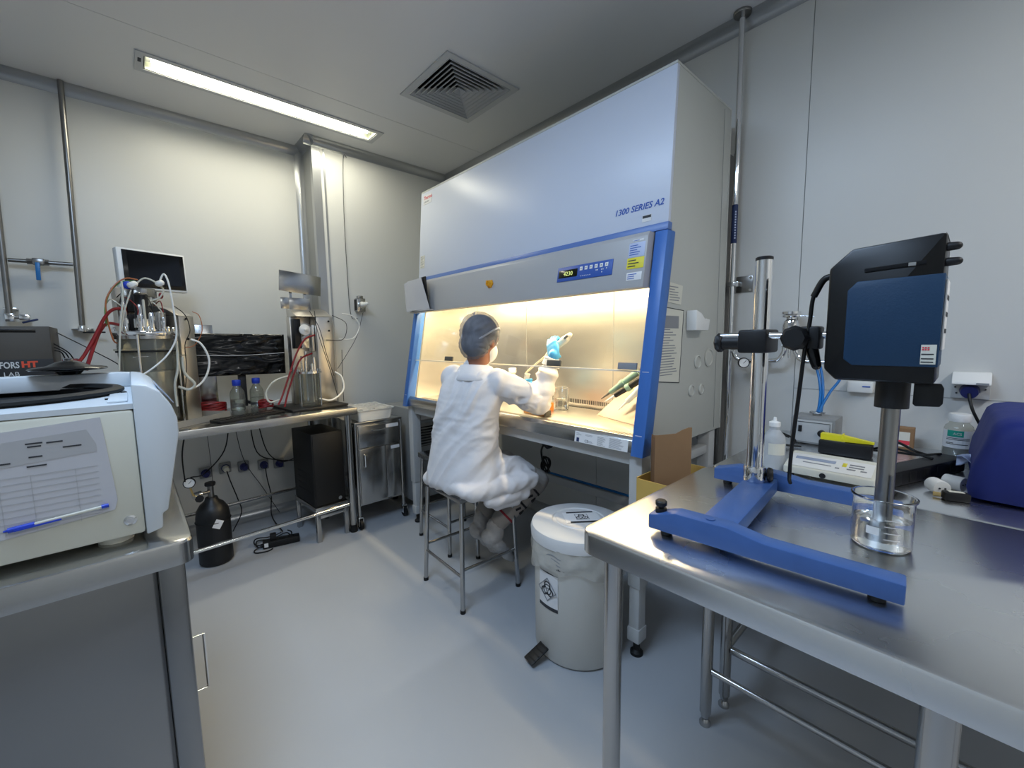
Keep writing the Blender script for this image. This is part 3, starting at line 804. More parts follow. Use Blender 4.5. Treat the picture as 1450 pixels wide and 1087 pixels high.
# ================================================================== the person
def bake(g, name, voxel, smooth_it=6, fold=None, dec=0):
    """union of overlapping closed shapes as one continuous surface"""
    me = g.mesh(name) if isinstance(g, G) else g
    o = bpy.data.objects.new('tmp', me); COL.objects.link(o)
    r = o.modifiers.new('r', 'REMESH'); r.mode = 'VOXEL'; r.voxel_size = voxel; r.adaptivity = 0
    if smooth_it:
        s = o.modifiers.new('s', 'SMOOTH'); s.factor = .5; s.iterations = smooth_it
    dg = bpy.context.evaluated_depsgraph_get(); out = bpy.data.meshes.new_from_object(o.evaluated_get(dg))
    bpy.data.objects.remove(o); out.materials.clear()
    if fold:
        ns = [v.normal.copy() for v in out.vertices]
        for v, n in zip(out.vertices, ns): v.co += n*fold(v.co, n)
    out.name = name
    return out
V = Vector
PHI = math.radians(22)
FWD = V((math.cos(PHI), math.sin(PHI), 0)); RGT = V((math.sin(PHI), -math.cos(PHI), 0)); UP = V((0, 0, 1))
RB = Matrix((FWD, -RGT, UP)).transposed()            # body axes: x forward, y left, z up
pel = V((1.225, 1.715, .665))
shR, shL = V((1.325, 1.548, 1.090)), V((1.222, 1.795, 1.100))
elR, elL = V((1.512, 1.468, .985)), V((1.40, 1.86, .965))
wrR, wrL = V((1.566, 1.424, 1.185)), V((1.605, 1.765, 1.035))
hipR, hipL = V((1.255, 1.63, .66)), V((1.215, 1.80, .66))
knR, knL = V((1.575, 1.545, .540)), V((1.590, 1.775, .550))
anR, anL = V((1.345, 1.625, .335)), V((1.355, 1.755, .335))
neck = V((1.272, 1.668, 1.15)); HC = V((1.297, 1.650, 1.297))
HPHI = math.radians(14)
HF = V((math.cos(HPHI)*.97, math.sin(HPHI)*.97, -.24)).normalized(); HR = V((math.sin(HPHI), -math.cos(HPHI), 0)); HU = HR.cross(HF)
RH = Matrix((HF, -HR, HU)).transposed()
def hp(f, r, u): return HC + HF*f + HR*r + HU*u
person = thing('person', 'person in white lab coat, hair net and blue gloves working at the safety cabinet', 'person', (1.235, 1.71, .572))

def limb(g, pts, rs, n=16):
    for (a, b), (r0, r1) in zip(zip(pts[:-1], pts[1:]), zip(rs[:-1], rs[1:])): g.cap(a, b, r0, r1, n)
# body: one continuous mesh under the clothes
g = G()
g.ell(HC+HU*.02, (.094, .074, .094), 24, RH, 16)
g.ell(hp(.030, 0, -.045), (.060, .055, .070), 20, RH)             # jaw
g.cap(hp(.088, 0, .0), hp(.104, 0, -.022), .009, .013)             # nose
for s in (-1, 1):
    g.ell(hp(-.005, s*.074, -.012), (.018, .008, .030), 14, RH)    # ears
    g.ell(hp(.070, s*.034, .020), (.020, .022, .008), 12, RH)      # brow
g.cap(neck-UP*.05, hp(-.012, 0, -.06), .056, .052)
g.ell(V((1.255, 1.69, 1.0)), (.095, .145, .15), 20, RB); g.ell(V((1.235, 1.705, .80)), (.09, .135, .15), 20, RB); g.ell(pel+UP*.03, (.105, .150, .10), 20, RB)
g.cap(shL, shR, .055)
limb(g, (shR, elR, wrR), (.048, .038, .027)); limb(g, (shL, elL, wrL), (.048, .038, .027))
limb(g, (hipR, knR, anR), (.078, .052, .036)); limb(g, (hipL, knL, anL), (.078, .052, .036))
build(bake(g, 'body', .0075, 3), 'body', 'skin', person, ang=80)
for s in (-1, 1):
    e = build(G().ell(hp(.083, s*.030, .008), .0105, 12), 'eye', 'white_plastic', person)
    build(G().ell(hp(.0915, s*.030, .007), .0042, 10), 'iris', 'hair_dark', e)
# hair, net and mask
build(bake(G().ell(hp(-.016, 0, .034), (.094, .086, .094), 24, RH, 16).ell(hp(-.045, 0, -.022), (.062, .074, .072), 20, RH), 'hair', .007, 4), 'hair', 'hair_dark', person, ang=80)
def net_fold(p, n):
    q = RH.transposed() @ (p-HC); a = math.atan2(q.y, q.z+.02)
    return .0022*math.sin(a*22+3*noise.noise(p*20)) + .003*noise.noise(p*34)
net = build(bake(G().ell(hp(-.020, 0, .038), (.106, .097, .101), 28, RH, 18).ell(hp(-.050, 0, -.024), (.070, .082, .082), 24, RH), 'hair_net', .0065, 4, net_fold), 'hair_net', 'hair_net', person, ang=80)
# gathered rim of the net round the face and nape
rim = [hp(.084*math.cos(a)-.012, .092*math.sin(a), .035+.045*math.cos(a)-.02*math.cos(2*a)) for a in [2*PI*i/24 for i in range(25)]]
build(G().tube(rim, .0045, 6, 3), 'elastic_rim', 'net_band', net)
band = [hp(-.055, -.02, .130), hp(-.010, -.062, .122), hp(.030, -.090, .086), hp(.040, -.100, .040), hp(.046, -.094, -.005), hp(.062, -.074, -.040)]
build(G().tube(band, .0032, 6, 6), 'mask_strap', 'mask_white', person)
build(bake(G().ell(hp(.046, 0, -.045), (.062, .062, .062), 24, RH).ell(hp(.080, 0, -.025), (.035, .036, .034), 20, RH), 'face_mask', .006, 4), 'face_mask', 'mask_white', person, ang=80)
strap2 = [hp(.030, -.066, -.05), hp(.0, -.084, -.045), hp(-.012, -.088, -.015), hp(.0, -.086, .01), hp(.040, -.074, -.015)]
build(G().tube(strap2, .002, 5, 5), 'ear_loop', 'mask_white', person)

# coat
g = G()
st_ = [(1.225, 1.712, .574, .150, .190), (1.225, 1.712, .605, .160, .200), (1.223, 1.713, .66, .154, .194), (1.222, 1.713, .74, .140, .178), (1.228, 1.708, .82, .130, .168), (1.238, 1.700, .92, .124, .163), (1.250, 1.693, 1.00, .121, .166), (1.258, 1.687, 1.06, .112, .164), (1.264, 1.682, 1.11, .098, .140), (1.270, 1.673, 1.15, .080, .098)]
g.rings([[V((x, y, z)) + RB @ V((a*math.copysign(abs(math.cos(w))**.85, math.cos(w)), b*math.copysign(abs(math.sin(w))**.85, math.sin(w)), 0)) for w in [2*PI*i/36 for i in range(36)]] for x, y, z, a, b in st_])
g.cap(shL, shR, .062, .062, 20); g.cap(neck-UP*.06, neck+UP*.005, .085, .062, 20)
limb(g, (shR-RGT*.01, elR, wrR-(wrR-elR)*.03), (.070, .064, .044), 20); limb(g, (shL+RGT*.01, elL, wrL-(wrL-elL)*.03), (.070, .062, .043), 20)
g.cap(hipR, knR-(knR-hipR)*.30+UP*.020, .096, .080, 20); g.cap(hipL, knL-(knL-hipL)*.10+UP*.012, .096, .082, 20)
g.ell(V((1.40, 1.67, .600)), (.12, .12, .055), 20)
# skirt hanging over the near and rear edge of the seat
g.cap(V((1.135, 1.545, .585)), V((1.455, 1.485, .590)), .040, .046, 16); g.cap(V((1.22, 1.515, .525)), V((1.415, 1.480, .530)), .026, .028, 16)
g.cap(V((1.26, 1.512, .492)), V((1.37, 1.488, .495)), .016, .018, 16); g.cap(V((1.105, 1.56, .592)), V((1.10, 1.86, .592)), .030, .030, 16)
def ridge(v): return 1-2.6*abs(noise.noise(v))
def coat_fold(p, n):
    q = RB.transposed() @ (p-V((1.24, 1.70, .57)))
    wv = noise.noise(p*4.0)*.05
    ac = .80*q.y+.60*q.z+wv; al = .60*q.y-.80*q.z                      # across and along the long diagonal folds
    m = .45+.55*noise.noise(p*5+V((9, 2, 4)))
    f = .0095*max(-.6, ridge(V((ac*15, al*2.4, q.x*4))))*(.6+m)
    f += .0040*ridge(V((ac*34+3, al*6, q.x*9)))*m
    f += .0034*ridge(V((q.y*11, q.z*30, q.x*11+7)))*max(0, 1-abs(q.z-.33)*5)   # creases across the shoulder blades
    arm = min(1, max(0, ((p-V((1.30, 1.60, 1.05))).dot(V((.85, -.45, -.1)))-.02)/.08)) if p.z > .86 else 0
    if arm > 0:
        s = (p-shR).dot((elR-shR).normalized()) if p.z < 1.02 else (p-elR).dot((wrR-elR).normalized())
        t = math.atan2((p-elR).z, (p-elR).y)
        f = f*(1-arm)+arm*(.0085*ridge(V((s*22+1.2*math.sin(t), t*.8, 2)))+.002*noise.noise(p*30))
    low = max(0, min(1, (.72-p.z)/.15)); c2_ = q.x*.9-q.z*.55
    f = f*(1-.5*low)+low*.0075*ridge(V((c2_*15, q.y*5, q.z*4)))
    return f-.001
coat = build(bake(g, 'lab_coat', .0070, 10, coat_fold), 'lab_coat', 'coat_cloth', person, ang=80)
# collar: a folded band standing round the neck
g = G(); rs = []
for i in range(33):
    a = 2*PI*i/32; c = math.cos(a); s = math.sin(a)
    def cp(r, z): return neck + RB @ V((r*1.0*c+.004, r*1.08*s, z-.018*(c*.5+.5)))
    rs.append([cp(.072, -.006), cp(.066, .026), cp(.068, .034), cp(.076, .030), cp(.100, -.010), cp(.118, -.036), cp(.114, -.042), cp(.088, -.020)])
build(g.rings(rs[:-1], closed=True), 'collar', 'coat_cloth', coat, ang=80)
# cuffs, back seam, half belt
build(G().tube([wrR-(wrR-elR)*.10, wrR+(wrR-elR)*.02], lambda t: .046-.003*t, 16, smooth=False), 'cuff', 'coat_cloth', coat)
build(G().tube([wrL-(wrL-elL)*.10, wrL+(wrL-elL)*.02], lambda t: .045-.003*t, 16, smooth=False), 'cuff', 'coat_cloth', coat)

# gloved hands
def hand(P, d, pn, side, curls, spread=1.0, thumb=(.55, .55, .45), sc=1.0, wrist=None):
    d = d.normalized(); pn = (pn-d*pn.dot(d)).normalized(); T = (d.cross(pn) if side > 0 else pn.cross(d)).normalized(); g = G()
    RM = Matrix((d, T, pn)).transposed()
    g.ell(P, (.052*sc, .043*sc, .0165*sc), 20, RM); g.ell(P+d*.028*sc, (.026*sc, .041*sc, .015*sc), 18, RM)
    L = ((.042, .026, .020), (.046, .029, .021), (.042, .027, .020), (.034, .021, .018)); off = (.030, .0105, -.0095, -.0285)
    for k in range(4):
        b = P+d*(.044, .048, .045, .038)[k]*sc+T*off[k]*sc*spread; v = d.copy(); r = (.0092, .0096, .0092, .0082)[k]*sc
        for j in range(3):
            ang = curls[k][j]; R = Matrix.Rotation(ang, 3, d.cross(pn)); v = R @ v; e = b+v*L[k][j]*sc; g.cap(b, e, r, r*.93, 12); b = e; r *= .93
    b = P-d*.022*sc+T*.026*sc+pn*.004; v = (T*thumb[0]+d*thumb[1]+pn*thumb[2]).normalized(); e = b+v*.040*sc; g.cap(b, e, .0145*sc, .0115*sc, 12)
    v = (v+d*.25+pn*.45-T*.25).normalized(); e2 = e+v*.030*sc; g.cap(e, e2, .0112*sc, .0105*sc, 12); v = (v+pn*.4-T*.3).normalized(); g.cap(e2, e2+v*.022*sc, .0105*sc, .0095*sc, 12)
    if wrist is not None: g.cap(wrist, P-d*.03*sc, .031, .029, 14)
    return g
AX = V((0, -.845, .534)); PT = V((1.612, 1.43, 1.262))
Fd = (V((1.59, 1.43, 1.27))-wrR).normalized(); dR = (Fd-AX*Fd.dot(AX)).normalized(); pnR = -(AX.cross(dR))
PR = PT-pnR*.031-dR*.030
cl = [(.35, 1.15, .9), (.5, 1.3, .9), (.55, 1.35, .95), (.6, 1.35, .95)]
build(bake(hand(PR, dR, pnR, 1, cl, 1, (.45, .35, .8), wrist=wrR-(wrR-elR).normalized()*.03), 'glove', .0036, 3), 'glove', 'glove_blue', person, ang=80)
dL = V((.15, -.95, .22)).normalized(); pnL = V((-.95, -.18, .05)); tubeP = V((1.618, 1.668, 1.04)); PL = tubeP-pnL.normalized()*.030-dL*.040
build(bake(hand(PL, dL, pnL, -1, [(.5, 1.2, .8), (.6, 1.3, .8), (.65, 1.3, .8), (.7, 1.3, .8)], 1, (.5, .5, .6), wrist=wrL-(wrL-elL).normalized()*.03), 'glove', .0036, 3), 'glove', 'glove_blue', person, ang=80)

# trousers and shoe covers
def leg_cloth(kn, an, hip, nm):
    g = G(); limb(g, (hip+(kn-hip)*.55, kn, an+(kn-an)*.10), (.074, .064, .052), 18)
    return build(bake(g, nm, .007, 4, lambda p, n: .0045*noise.noise(p*22)), nm, 'trouser', person, ang=80)
for kn, an, hip in ((knR, anR, hipR), (knL, anL, hipL)):
    tr = leg_cloth(kn, an, hip, 'trouser_leg'); d = (an-kn).normalized(); x, y = frame_of(d)
    for f0, m in ((.22, 'trouser_print'), (.50, 'trouser_print')):      # row of woven motifs round the leg
        for k in range(11):
            a = 2*PI*k/11; r = .0625-.010*f0; c = kn+(an-kn)*(f0+.06)
            o = x*math.cos(a)+y*math.sin(a)
            build(G().box((0, 0, 0), (.012, .030, .003), Matrix.Translation(c+o*(r+.0005)) @ Matrix((o.cross(d)*1.0, d, o)).transposed().to_4x4() @ Matrix.Rotation(.45, 4, 'Z')), 'motif', m, tr)
    for f0, m in ((.14, 'trouser_print'), (.44, 'trouser_print'), (.76, 'trouser_red')):
        c = kn+(an-kn)*f0; rr = .0650-.012*f0
        build(G().tube([c, c+(an-kn)*.035], rr, 20, smooth=False, cap=False), 'woven_band', m, tr)
def shoe(an, heel, toe):
    d = (toe-heel).normalized(); g = G(); nrm = (UP-d*UP.dot(d)).normalized(); s = d.cross(nrm)
    R = Matrix((d, s, nrm)).transposed(); m = (heel+toe)/2
    g.ell(heel+d*.05, (.062, .042, .042), 18, R); g.ell(m, (.10, .042, .034), 20, R); g.ell(toe-d*.055, (.062, .049, .030), 18, R)
    g.cap(heel+d*.06+nrm*.02, an, .044, .047, 16)
    return bake(g, 'shoe_cover', .006, 4, lambda p, n: .006*noise.noise(p*26)+.003*noise.noise(p*60))
build(shoe(anR, V((1.285, 1.640, .305)), V((1.440, 1.602, .125))), 'shoe_cover', 'shoe_cover', person, ang=80)
build(shoe(anL, V((1.300, 1.765, .300)), V((1.445, 1.735, .120))), 'shoe_cover', 'shoe_cover', person, ang=80)

# ------------------------------------------------------------------ what the hands hold
pc = thing('pipette_controller', 'white electric pipette controller with a long glass pipette in the gloved hand', 'pipette', tuple(PT-AX*.10))
x, y = frame_of(AX)
build(bake(G().cap(PT-AX*.055, PT+AX*.075, .0165, .019, 16).cap(PT+AX*.060, PT+AX*.098+V((.004, 0, .004)), .021, .013, 14).cap(PT-AX*.080, PT-AX*.05, .010, .014, 14), 'controller_body', .004, 3), 'controller_body', 'pip_white', pc, ang=80)
build(G().box((0, 0, 0), (.012, .028, .006), Matrix.Translation(PT+AX*.088-x*.016) @ Matrix((x.cross(AX), AX, x)).transposed().to_4x4(), .002), 'trigger', 'tag_dark', pc)
build(G().cyl(PT-AX*.078, PT-AX*.088, .009, .007, 14), 'nozzle', 'pip_white', pc)
tip = V((1.620, 1.668, 1.108))
build(G().cyl(PT-AX*.086, PT-AX*.25, .0052, .0052, 12).cyl(PT-AX*.25, PT-AX*.28, .0052, .0018, 12), 'glass_pipette', 'pipette_glass', pc)
tb = thing('centrifuge_tube', 'clear conical sample tube held upright in the left gloved hand', 'tube', (1.618, 1.668, .985))
ta = V((-.0, -.22, 1)).normalized(); tx, ty = frame_of(ta); TM = Matrix((tx, ty, ta)).transposed().to_4x4(); TM.translation = tubeP-ta*.040
build(G().lathe([(0, 0), (.004, .002), (.0145, .022), (.0145, .108), (.0160, .108), (.0160, .113), (.0128, .113), (.0128, .024), (.003, .006), (0, .005)], R=TM, n=20), 'tube_wall', 'tube_plastic', tb)
build(G().lathe([(0, .006), (.003, .007), (.0124, .025), (.0124, .060), (0, .060)], R=TM, n=20), 'sample', 'pip_white', tb)
build(G().lathe([(.0147, .035), (.0150, .036), (.0150, .075), (.0147, .076)], R=TM, n=20), 'label', 'white_paper', tb)
# ================================================================== on and under the culture bench
TUBES1 = [
    ('red_hose', 'tube_red', 0.0075, [(-0.002, 2.9, 1.485), (-0.043, 2.88, 1.478), (-0.076, 2.85, 1.435), (-0.113, 2.8, 1.349), (-0.154, 2.76, 1.261), (-0.185, 2.72, 1.212)]) ,
    ('red_hose', 'tube_red', 0.0075, [(-0.024, 2.92, 1.404), (-0.069, 2.88, 1.409), (-0.099, 2.84, 1.366), (-0.127, 2.78, 1.283), (-0.154, 2.74, 1.19)]) ,
    ('orange_tube', 'orange_tube', 0.0035, [(0.061, 2.9, 1.633), (0.016, 2.89, 1.635), (-0.028, 2.88, 1.596), (-0.064, 2.87, 1.521), (-0.067, 2.87, 1.429), (-0.055, 2.87, 1.332), (-0.042, 2.88, 1.311)]) ,
    ('green_tube', 'green_tube', 0.0035, [(0.052, 2.9, 1.625), (-0.001, 2.89, 1.616), (-0.046, 2.88, 1.564), (-0.07, 2.87, 1.483), (-0.073, 2.87, 1.394)]) ,
    ('clear_tube', 'tube_white', 0.0042, [(0.145, 2.86, 1.628), (0.165, 2.86, 1.666), (0.18, 2.84, 1.614), (0.189, 2.83, 1.476), (0.191, 2.82, 1.366), (0.174, 2.82, 1.3), (0.128, 2.8, 1.229), (0.056, 2.78, 1.165), (0.001, 2.78, 1.133)]) ,
    ('clear_tube', 'tube_clear', 0.0042, [(-0.001, 2.85, 1.615), (-0.002, 2.84, 1.539), (-0.026, 2.84, 1.366), (-0.045, 2.83, 1.176)]) ,
    ('clear_tube', 'tube_clear', 0.0042, [(0.045, 2.88, 1.601), (0.086, 2.87, 1.639), (0.13, 2.86, 1.62), (0.156, 2.86, 1.586), (0.139, 2.86, 1.545), (0.101, 2.87, 1.526)]) ,
    ('clear_tube', 'tube_clear', 0.0035, [(0.032, 2.86, 1.578), (-0.002, 2.85, 1.471), (-0.021, 2.85, 1.373)]) ,
    ('clear_tube', 'tube_clear', 0.006, [(0.19, 2.86, 1.315), (0.184, 2.85, 1.18), (0.165, 2.85, 1.087), (0.166, 2.86, 0.971)]) ,
    ('drain_tube', 'tube_clear', 0.007, [(0.21, 2.9, 1.234), (0.215, 2.9, 1.145), (0.254, 2.9, 1.084), (0.227, 2.9, 1.054), (0.18, 2.9, 1.074)]) ,
    ('drain_tube', 'tube_white', 0.0055, [(0.261, 2.98, 1.33), (0.306, 2.97, 1.302), (0.335, 2.96, 1.216), (0.318, 2.95, 1.128), (0.276, 2.94, 1.071), (0.229, 2.92, 1.053)]) ,
    ('signal_cable', 'cable_black', 0.0022, [(0.196, 2.95, 1.514), (0.244, 2.95, 1.462), (0.259, 2.95, 1.377), (0.231, 2.95, 1.299), (0.229, 2.96, 1.173), (0.211, 2.97, 1.014)]) ,
    ('signal_cable', 'orange_tube', 0.0022, [(0.281, 3.0, 1.486), (0.311, 2.99, 1.462), (0.317, 2.98, 1.378), (0.277, 2.97, 1.298), (0.231, 2.96, 1.283)]) ,
]
TUBES2 = [
    ('red_hose', 'tube_red', 0.0058, [(0.935, 3.0, 1.352), (0.868, 2.99, 1.324), (0.805, 2.97, 1.233), (0.746, 2.94, 1.1), (0.692, 2.92, 0.97), (0.66, 2.9, 0.917)]) ,
    ('red_hose', 'tube_red', 0.0058, [(0.909, 3.0, 1.229), (0.831, 2.98, 1.195), (0.781, 2.96, 1.106), (0.728, 2.93, 0.988), (0.695, 2.9, 0.9)]) ,
    ('white_hose', 'tube_white', 0.0062, [(1.058, 3.02, 1.095), (1.097, 3.0, 1.053), (1.095, 2.98, 0.964), (1.007, 2.96, 0.905), (0.921, 2.95, 0.925)]) ,
    ('white_hose', 'tube_white', 0.004, [(1.153, 3.08, 1.505), (1.23, 3.07, 1.486), (1.269, 3.06, 1.414), (1.217, 3.06, 1.327), (1.115, 3.06, 1.323)]) ,
    ('clear_tube', 'tube_clear', 0.0058, [(0.753, 3.0, 1.087), (0.668, 3.0, 1.057), (0.62, 3.0, 0.988), (0.631, 2.98, 0.93), (0.686, 2.97, 0.939)]) ,
    ('signal_cable', 'cable_black', 0.0022, [(0.918, 3.03, 1.514), (0.965, 3.0, 1.4), (0.998, 2.99, 1.227), (1.041, 2.99, 1.068)]) ,
    ('signal_cable', 'cable_black', 0.0022, [(0.95, 3.03, 1.515), (0.951, 2.99, 1.371), (1.016, 2.98, 1.104), (1.05, 2.97, 0.929)]) ,
    ('signal_cable', 'cable_black', 0.0022, [(1.076, 3.06, 1.491), (1.172, 3.06, 1.434), (1.141, 3.05, 1.322), (1.017, 3.03, 1.318)]) ,
    ('signal_cable', 'cable_black', 0.0022, [(1.131, 3.06, 1.247), (1.112, 3.03, 1.02), (1.102, 3.0, 0.881)]) ,
]
CABLES = [
    ('power_cable', 0.004, [(0.448, 3.25, 0.816), (0.412, 3.3, 0.60), (0.29, 3.22, 0.49), (0.205, 3.02, 0.53)]) ,
    ('power_cable', 0.004, [(0.577, 3.38, 0.816), (0.625, 3.45, 0.516), (0.762, 3.47, 0.426), (0.837, 3.2, 0.466)]) ,
    ('power_cable', 0.004, [(0.62, 3.38, 0.816), (0.688, 3.45, 0.514), (0.787, 3.46, 0.411), (0.839, 3.2, 0.496)]) ,
    ('power_cable', 0.0025, [(0.484, 3.385, 0.816), (0.547, 3.5, 0.469), (0.652, 3.5, 0.232), (0.74, 3.45, 0.029)]) ,
    ('power_cable', 0.004, [(0.437, 3.472, 0.412), (0.45, 3.45, 0.34), (0.485, 3.46, 0.201), (0.495, 3.42, 0.111), (0.42, 3.3, 0.035)]) ,
    ('power_cable', 0.004, [(0.674, 3.472, 0.386), (0.678, 3.46, 0.30), (0.695, 3.46, 0.171), (0.667, 3.35, 0.054), (0.674, 3.1, 0.02)]) ,
    ('power_cable', 0.004, [(0.19, 2.9, 0.818), (0.168, 2.9, 0.691), (0.169, 2.9, 0.542)]) ,
    ('power_cable', 0.0018, [(0.332, 3.385, 0.816), (0.355, 3.52, 0.505), (0.356, 3.52, 0.251)]) ,
]
WIRES = [
    ('wall_wire', 0.002, [(1.335, 3.29, 2.79), (1.309, 3.293, 2.673), (1.292, 3.293, 2.285), (1.292, 3.293, 1.812), (1.303, 3.293, 1.51), (1.358, 3.293, 1.484)]) ,
    ('plug_wire', 0.002, [(1.374, 3.23, 1.53), (1.319, 3.23, 1.355), (1.204, 3.15, 1.218), (1.107, 3.1, 1.109)]) ,
]
def gauge(par, c, n, r, up=(0, 0, 1)):
    M = plane_M(c, V(up).cross(n), up)
    o = build(G().lathe([(0, -.010), (r, -.010), (r, .006), (r*.9, .008), (r*.88, .003), (0, .003)], R=M, n=24), 'pressure_gauge', 'black_plastic', par)
    build(G().lathe([(0, .0035), (r*.86, .0035), (r*.86, .0042), (0, .0042)], R=M, n=24), 'dial', 'gauge_face', o)
    build(G().box((0, r*.22, .005), (r*.08, r*.75, .0008), M @ Matrix.Rotation(-.7, 4, 'Z')), 'needle', 'print_dark', o)
    return o

# --- bioreactor with the touch screen
RA = math.radians(40); rc = V((.157, 3.0, BZ))
r1 = thing('bioreactor', 'large bioreactor with glass vessel, steel head plate and touch screen, in a tray', 'bioreactor', tuple(rc), RA)
L = lambda g, n, m, p=None, **k: build(g, n, m, p or r1, world=False, **k)
g = G()
for a in ((-.20, .20, -.17, .17, .001, .005), (-.20, .20, -.17, -.166, .005, .035), (-.20, .20, .166, .17, .005, .035), (-.20, -.196, -.166, .166, .005, .035), (.196, .20, -.166, .166, .005, .035)): g.bb(*a)
L(g, 'tray', 'tray_grey')
vc = V((-.098, .02, 0)); r = .112
L(G().lathe([(0, .012), (r*.8, .012), (r, .04), (r, .405), (r*.96, .405), (r*.96, .045), (r*.77, .018), (0, .018)], vc, 40), 'vessel', 'vessel_glass')
L(G().lathe([(0, .02), (r*.76, .02), (r*.94, .047), (r*.94, .30), (0, .30)], vc, 40), 'jacket', 'tower_steel')
L(G().lathe([(.085, .402), (.124, .402), (.124, .410), (.085, .410)], vc, 40), 'gasket', 'black_rubber')
L(G().lathe([(.118, .411), (.130, .411), (.130, .421), (.118, .421), (.114, .470), (.110, .470), (.114, .418)], vc, 40), 'collar', 'vessel_glass')
hd = L(G().lathe([(0, .486), (.130, .486), (.132, .490), (.132, .506), (.130, .510), (0, .510)], vc, 40), 'head_plate', 'chrome')
L(G().lathe([(.100, .470), (.126, .470), (.126, .4855), (.100, .4855)], vc, 40), 'clamp_ring', 'steel')
for k in range(8):
    a = 2*PI*k/8+.2; p = vc+V((.119*math.cos(a), .119*math.sin(a), .5095)); L(G().cyl(p, p+V((0, 0, .014)), .008, n=8).ell(p+V((0, 0, .017)), .0075, 10), 'bolt', 'chrome', hd)
for x, y, h, rr, m in ((-.06, -.05, .13, .009, 'chrome'), (-.02, -.07, .09, .011, 'chrome'), (.05, -.04, .10, .022, 'steel'), (.02, .04, .20, .013, 'chrome'), (-.06, .04, .22, .007, 'chrome'), (.07, .03, .05, .016, 'chrome'), (-.01, -.02, .16, .006, 'tube_clear'), (.03, -.085, .07, .009, 'chrome')):
    p = vc+V((x, y, .5095)); po = L(G().lathe([(0, 0), (rr*1.5, 0), (rr*1.5, .012), (rr, .014), (rr, h), (rr*.7, h+.006), (0, h+.006)], p, 16), 'port', m, hd)
    if rr > .02: L(G().lathe([(0, h*.55), (.028, h*.55), (.028, h), (0, h)], p, 14), 'knurled_cap', 'steel', po)
for x, y in ((-.12, -.09), (.11, -.07)):
    p = vc+V((x, y, 0)); L(G().cyl(p+V((0, 0, .006)), p+V((0, 0, .49)), .0055, n=10), 'support_rod', 'chrome')
    L(G().cyl(p+V((-.03, 0, .38)), p+V((.05, .0, .38)), .003, n=8), 'cross_rod', 'chrome')
mt = L(G().lathe([(0, .5105), (.034, .5105), (.034, .60), (.030, .606), (.030, .70), (.022, .708), (0, .708)], vc+V((.005, .01, 0)), 24), 'stirrer_motor', 'black_plastic', hd)
L(G().lathe([(.0345, .53), (.038, .53), (.038, .575), (.0345, .575)], vc+V((.005, .01, 0)), 24), 'motor_ring', 'chrome', mt)
for k in range(9):
    a = .35+k*.68; q0 = vc+V((.085*math.cos(a), .085*math.sin(a), .51)); hh = .06+.05*((k*37) % 7)/7
    pr_ = L(G().cyl(q0, q0+V((0, 0, hh)), .0045, n=8).cyl(q0+V((0, 0, hh*.6)), q0+V((0, 0, hh*.6+.018)), .0085, n=10), 'sensor_probe', ('chrome', 'tube_white', 'steel')[k % 3], hd)
    q1 = q0+V((.03*math.cos(a*3), .04+.03*math.sin(a*2), hh+.09)); L(G().tube([q0+V((0, 0, hh)), q0+V((0, 0, hh+.04)), q1, q1+V((.02, .06, -.02))], .0026, 6, 6), 'probe_lead', ('cable_black', 'tube_clear', 'tube_red')[k % 3], pr_)
tw = L(G().bb(.055, .150, -.03, .13, .006, .60, .004), 'tower', 'tower_steel')
L(G().prism([(-.03, .601), (.13, .601), (.13, .66), (.05, .64)], 'x', .055, .150, bev=.002), 'tower_hood', 'tower_steel', tw)
for z in (.47, .585): L(G().cyl((.10, -.031, z), (.10, -.036, z), .007, n=12), 'plug', 'black_plastic', tw)
L(G().bb(-.13, .054, .135, .165, .006, .74, .003), 'back_plate', 'tower_steel')
for x, z in ((-.05, .56), (-.05, .66), (.02, .61)): L(G().bb(x-.03, x+.03, .085, .134, z-.045, z+.045, .005), 'pump_module', 'black_plastic')
L(G().bb(-.06, .02, .06, .11, .70, .745, .004), 'valve_block', 'steel')
for nm, m, rr, ps in TUBES1: build(G().tube(ps, rr, 8, 6), nm, m, r1)
build(G().ell((.02, 2.87, 1.60), (.020, .016, .020), 14), 'blue_filter', 'cap_blue', r1)
build(G().lathe([(0, 0), (.014, 0), (.022, .008), (.022, .020), (.014, .028), (0, .028)], R=plane_M((.045, 2.855, 1.59), (.8, .3, .5), (0, 1, .2)), n=18), 'air_filter', 'tube_white', r1)
build(G().lathe([(0, 0), (.014, 0), (.020, .008), (.020, .018), (.014, .026), (0, .026)], R=plane_M((.150, 2.85, 1.605), (.8, .3, .5), (0, 1, .2)), n=18), 'air_filter', 'tube_white', r1)
build(G().ell((.145, 2.87, 1.555), (.010, .010, .016), 12), 'red_valve', 'tube_red', r1)
# touch screen
SM = Matrix.Translation((.130, 3.115, 1.708)) @ Matrix.Rotation(math.radians(17), 4, 'Z') @ Matrix.Rotation(math.radians(-3), 4, 'X')
sc_ = build(G().box((0, 0, 0), (.305, .050, .215), SM, .006), 'screen_housing', 'white_plastic', r1)
build(G().box((.006, -.0255, 0), (.275, .003, .195), SM, .001), 'screen_bezel', 'black_gloss', sc_)
build(G().box((.006, -.0275, .006), (.235, .001, .160), SM), 'screen_glass', 'screen_black', sc_)
build(G().tube([(.13, 3.14, 1.62), (.13, 3.16, 1.56), (.12, 3.13, 1.50)], .012, 10), 'screen_arm', 'steel', r1)

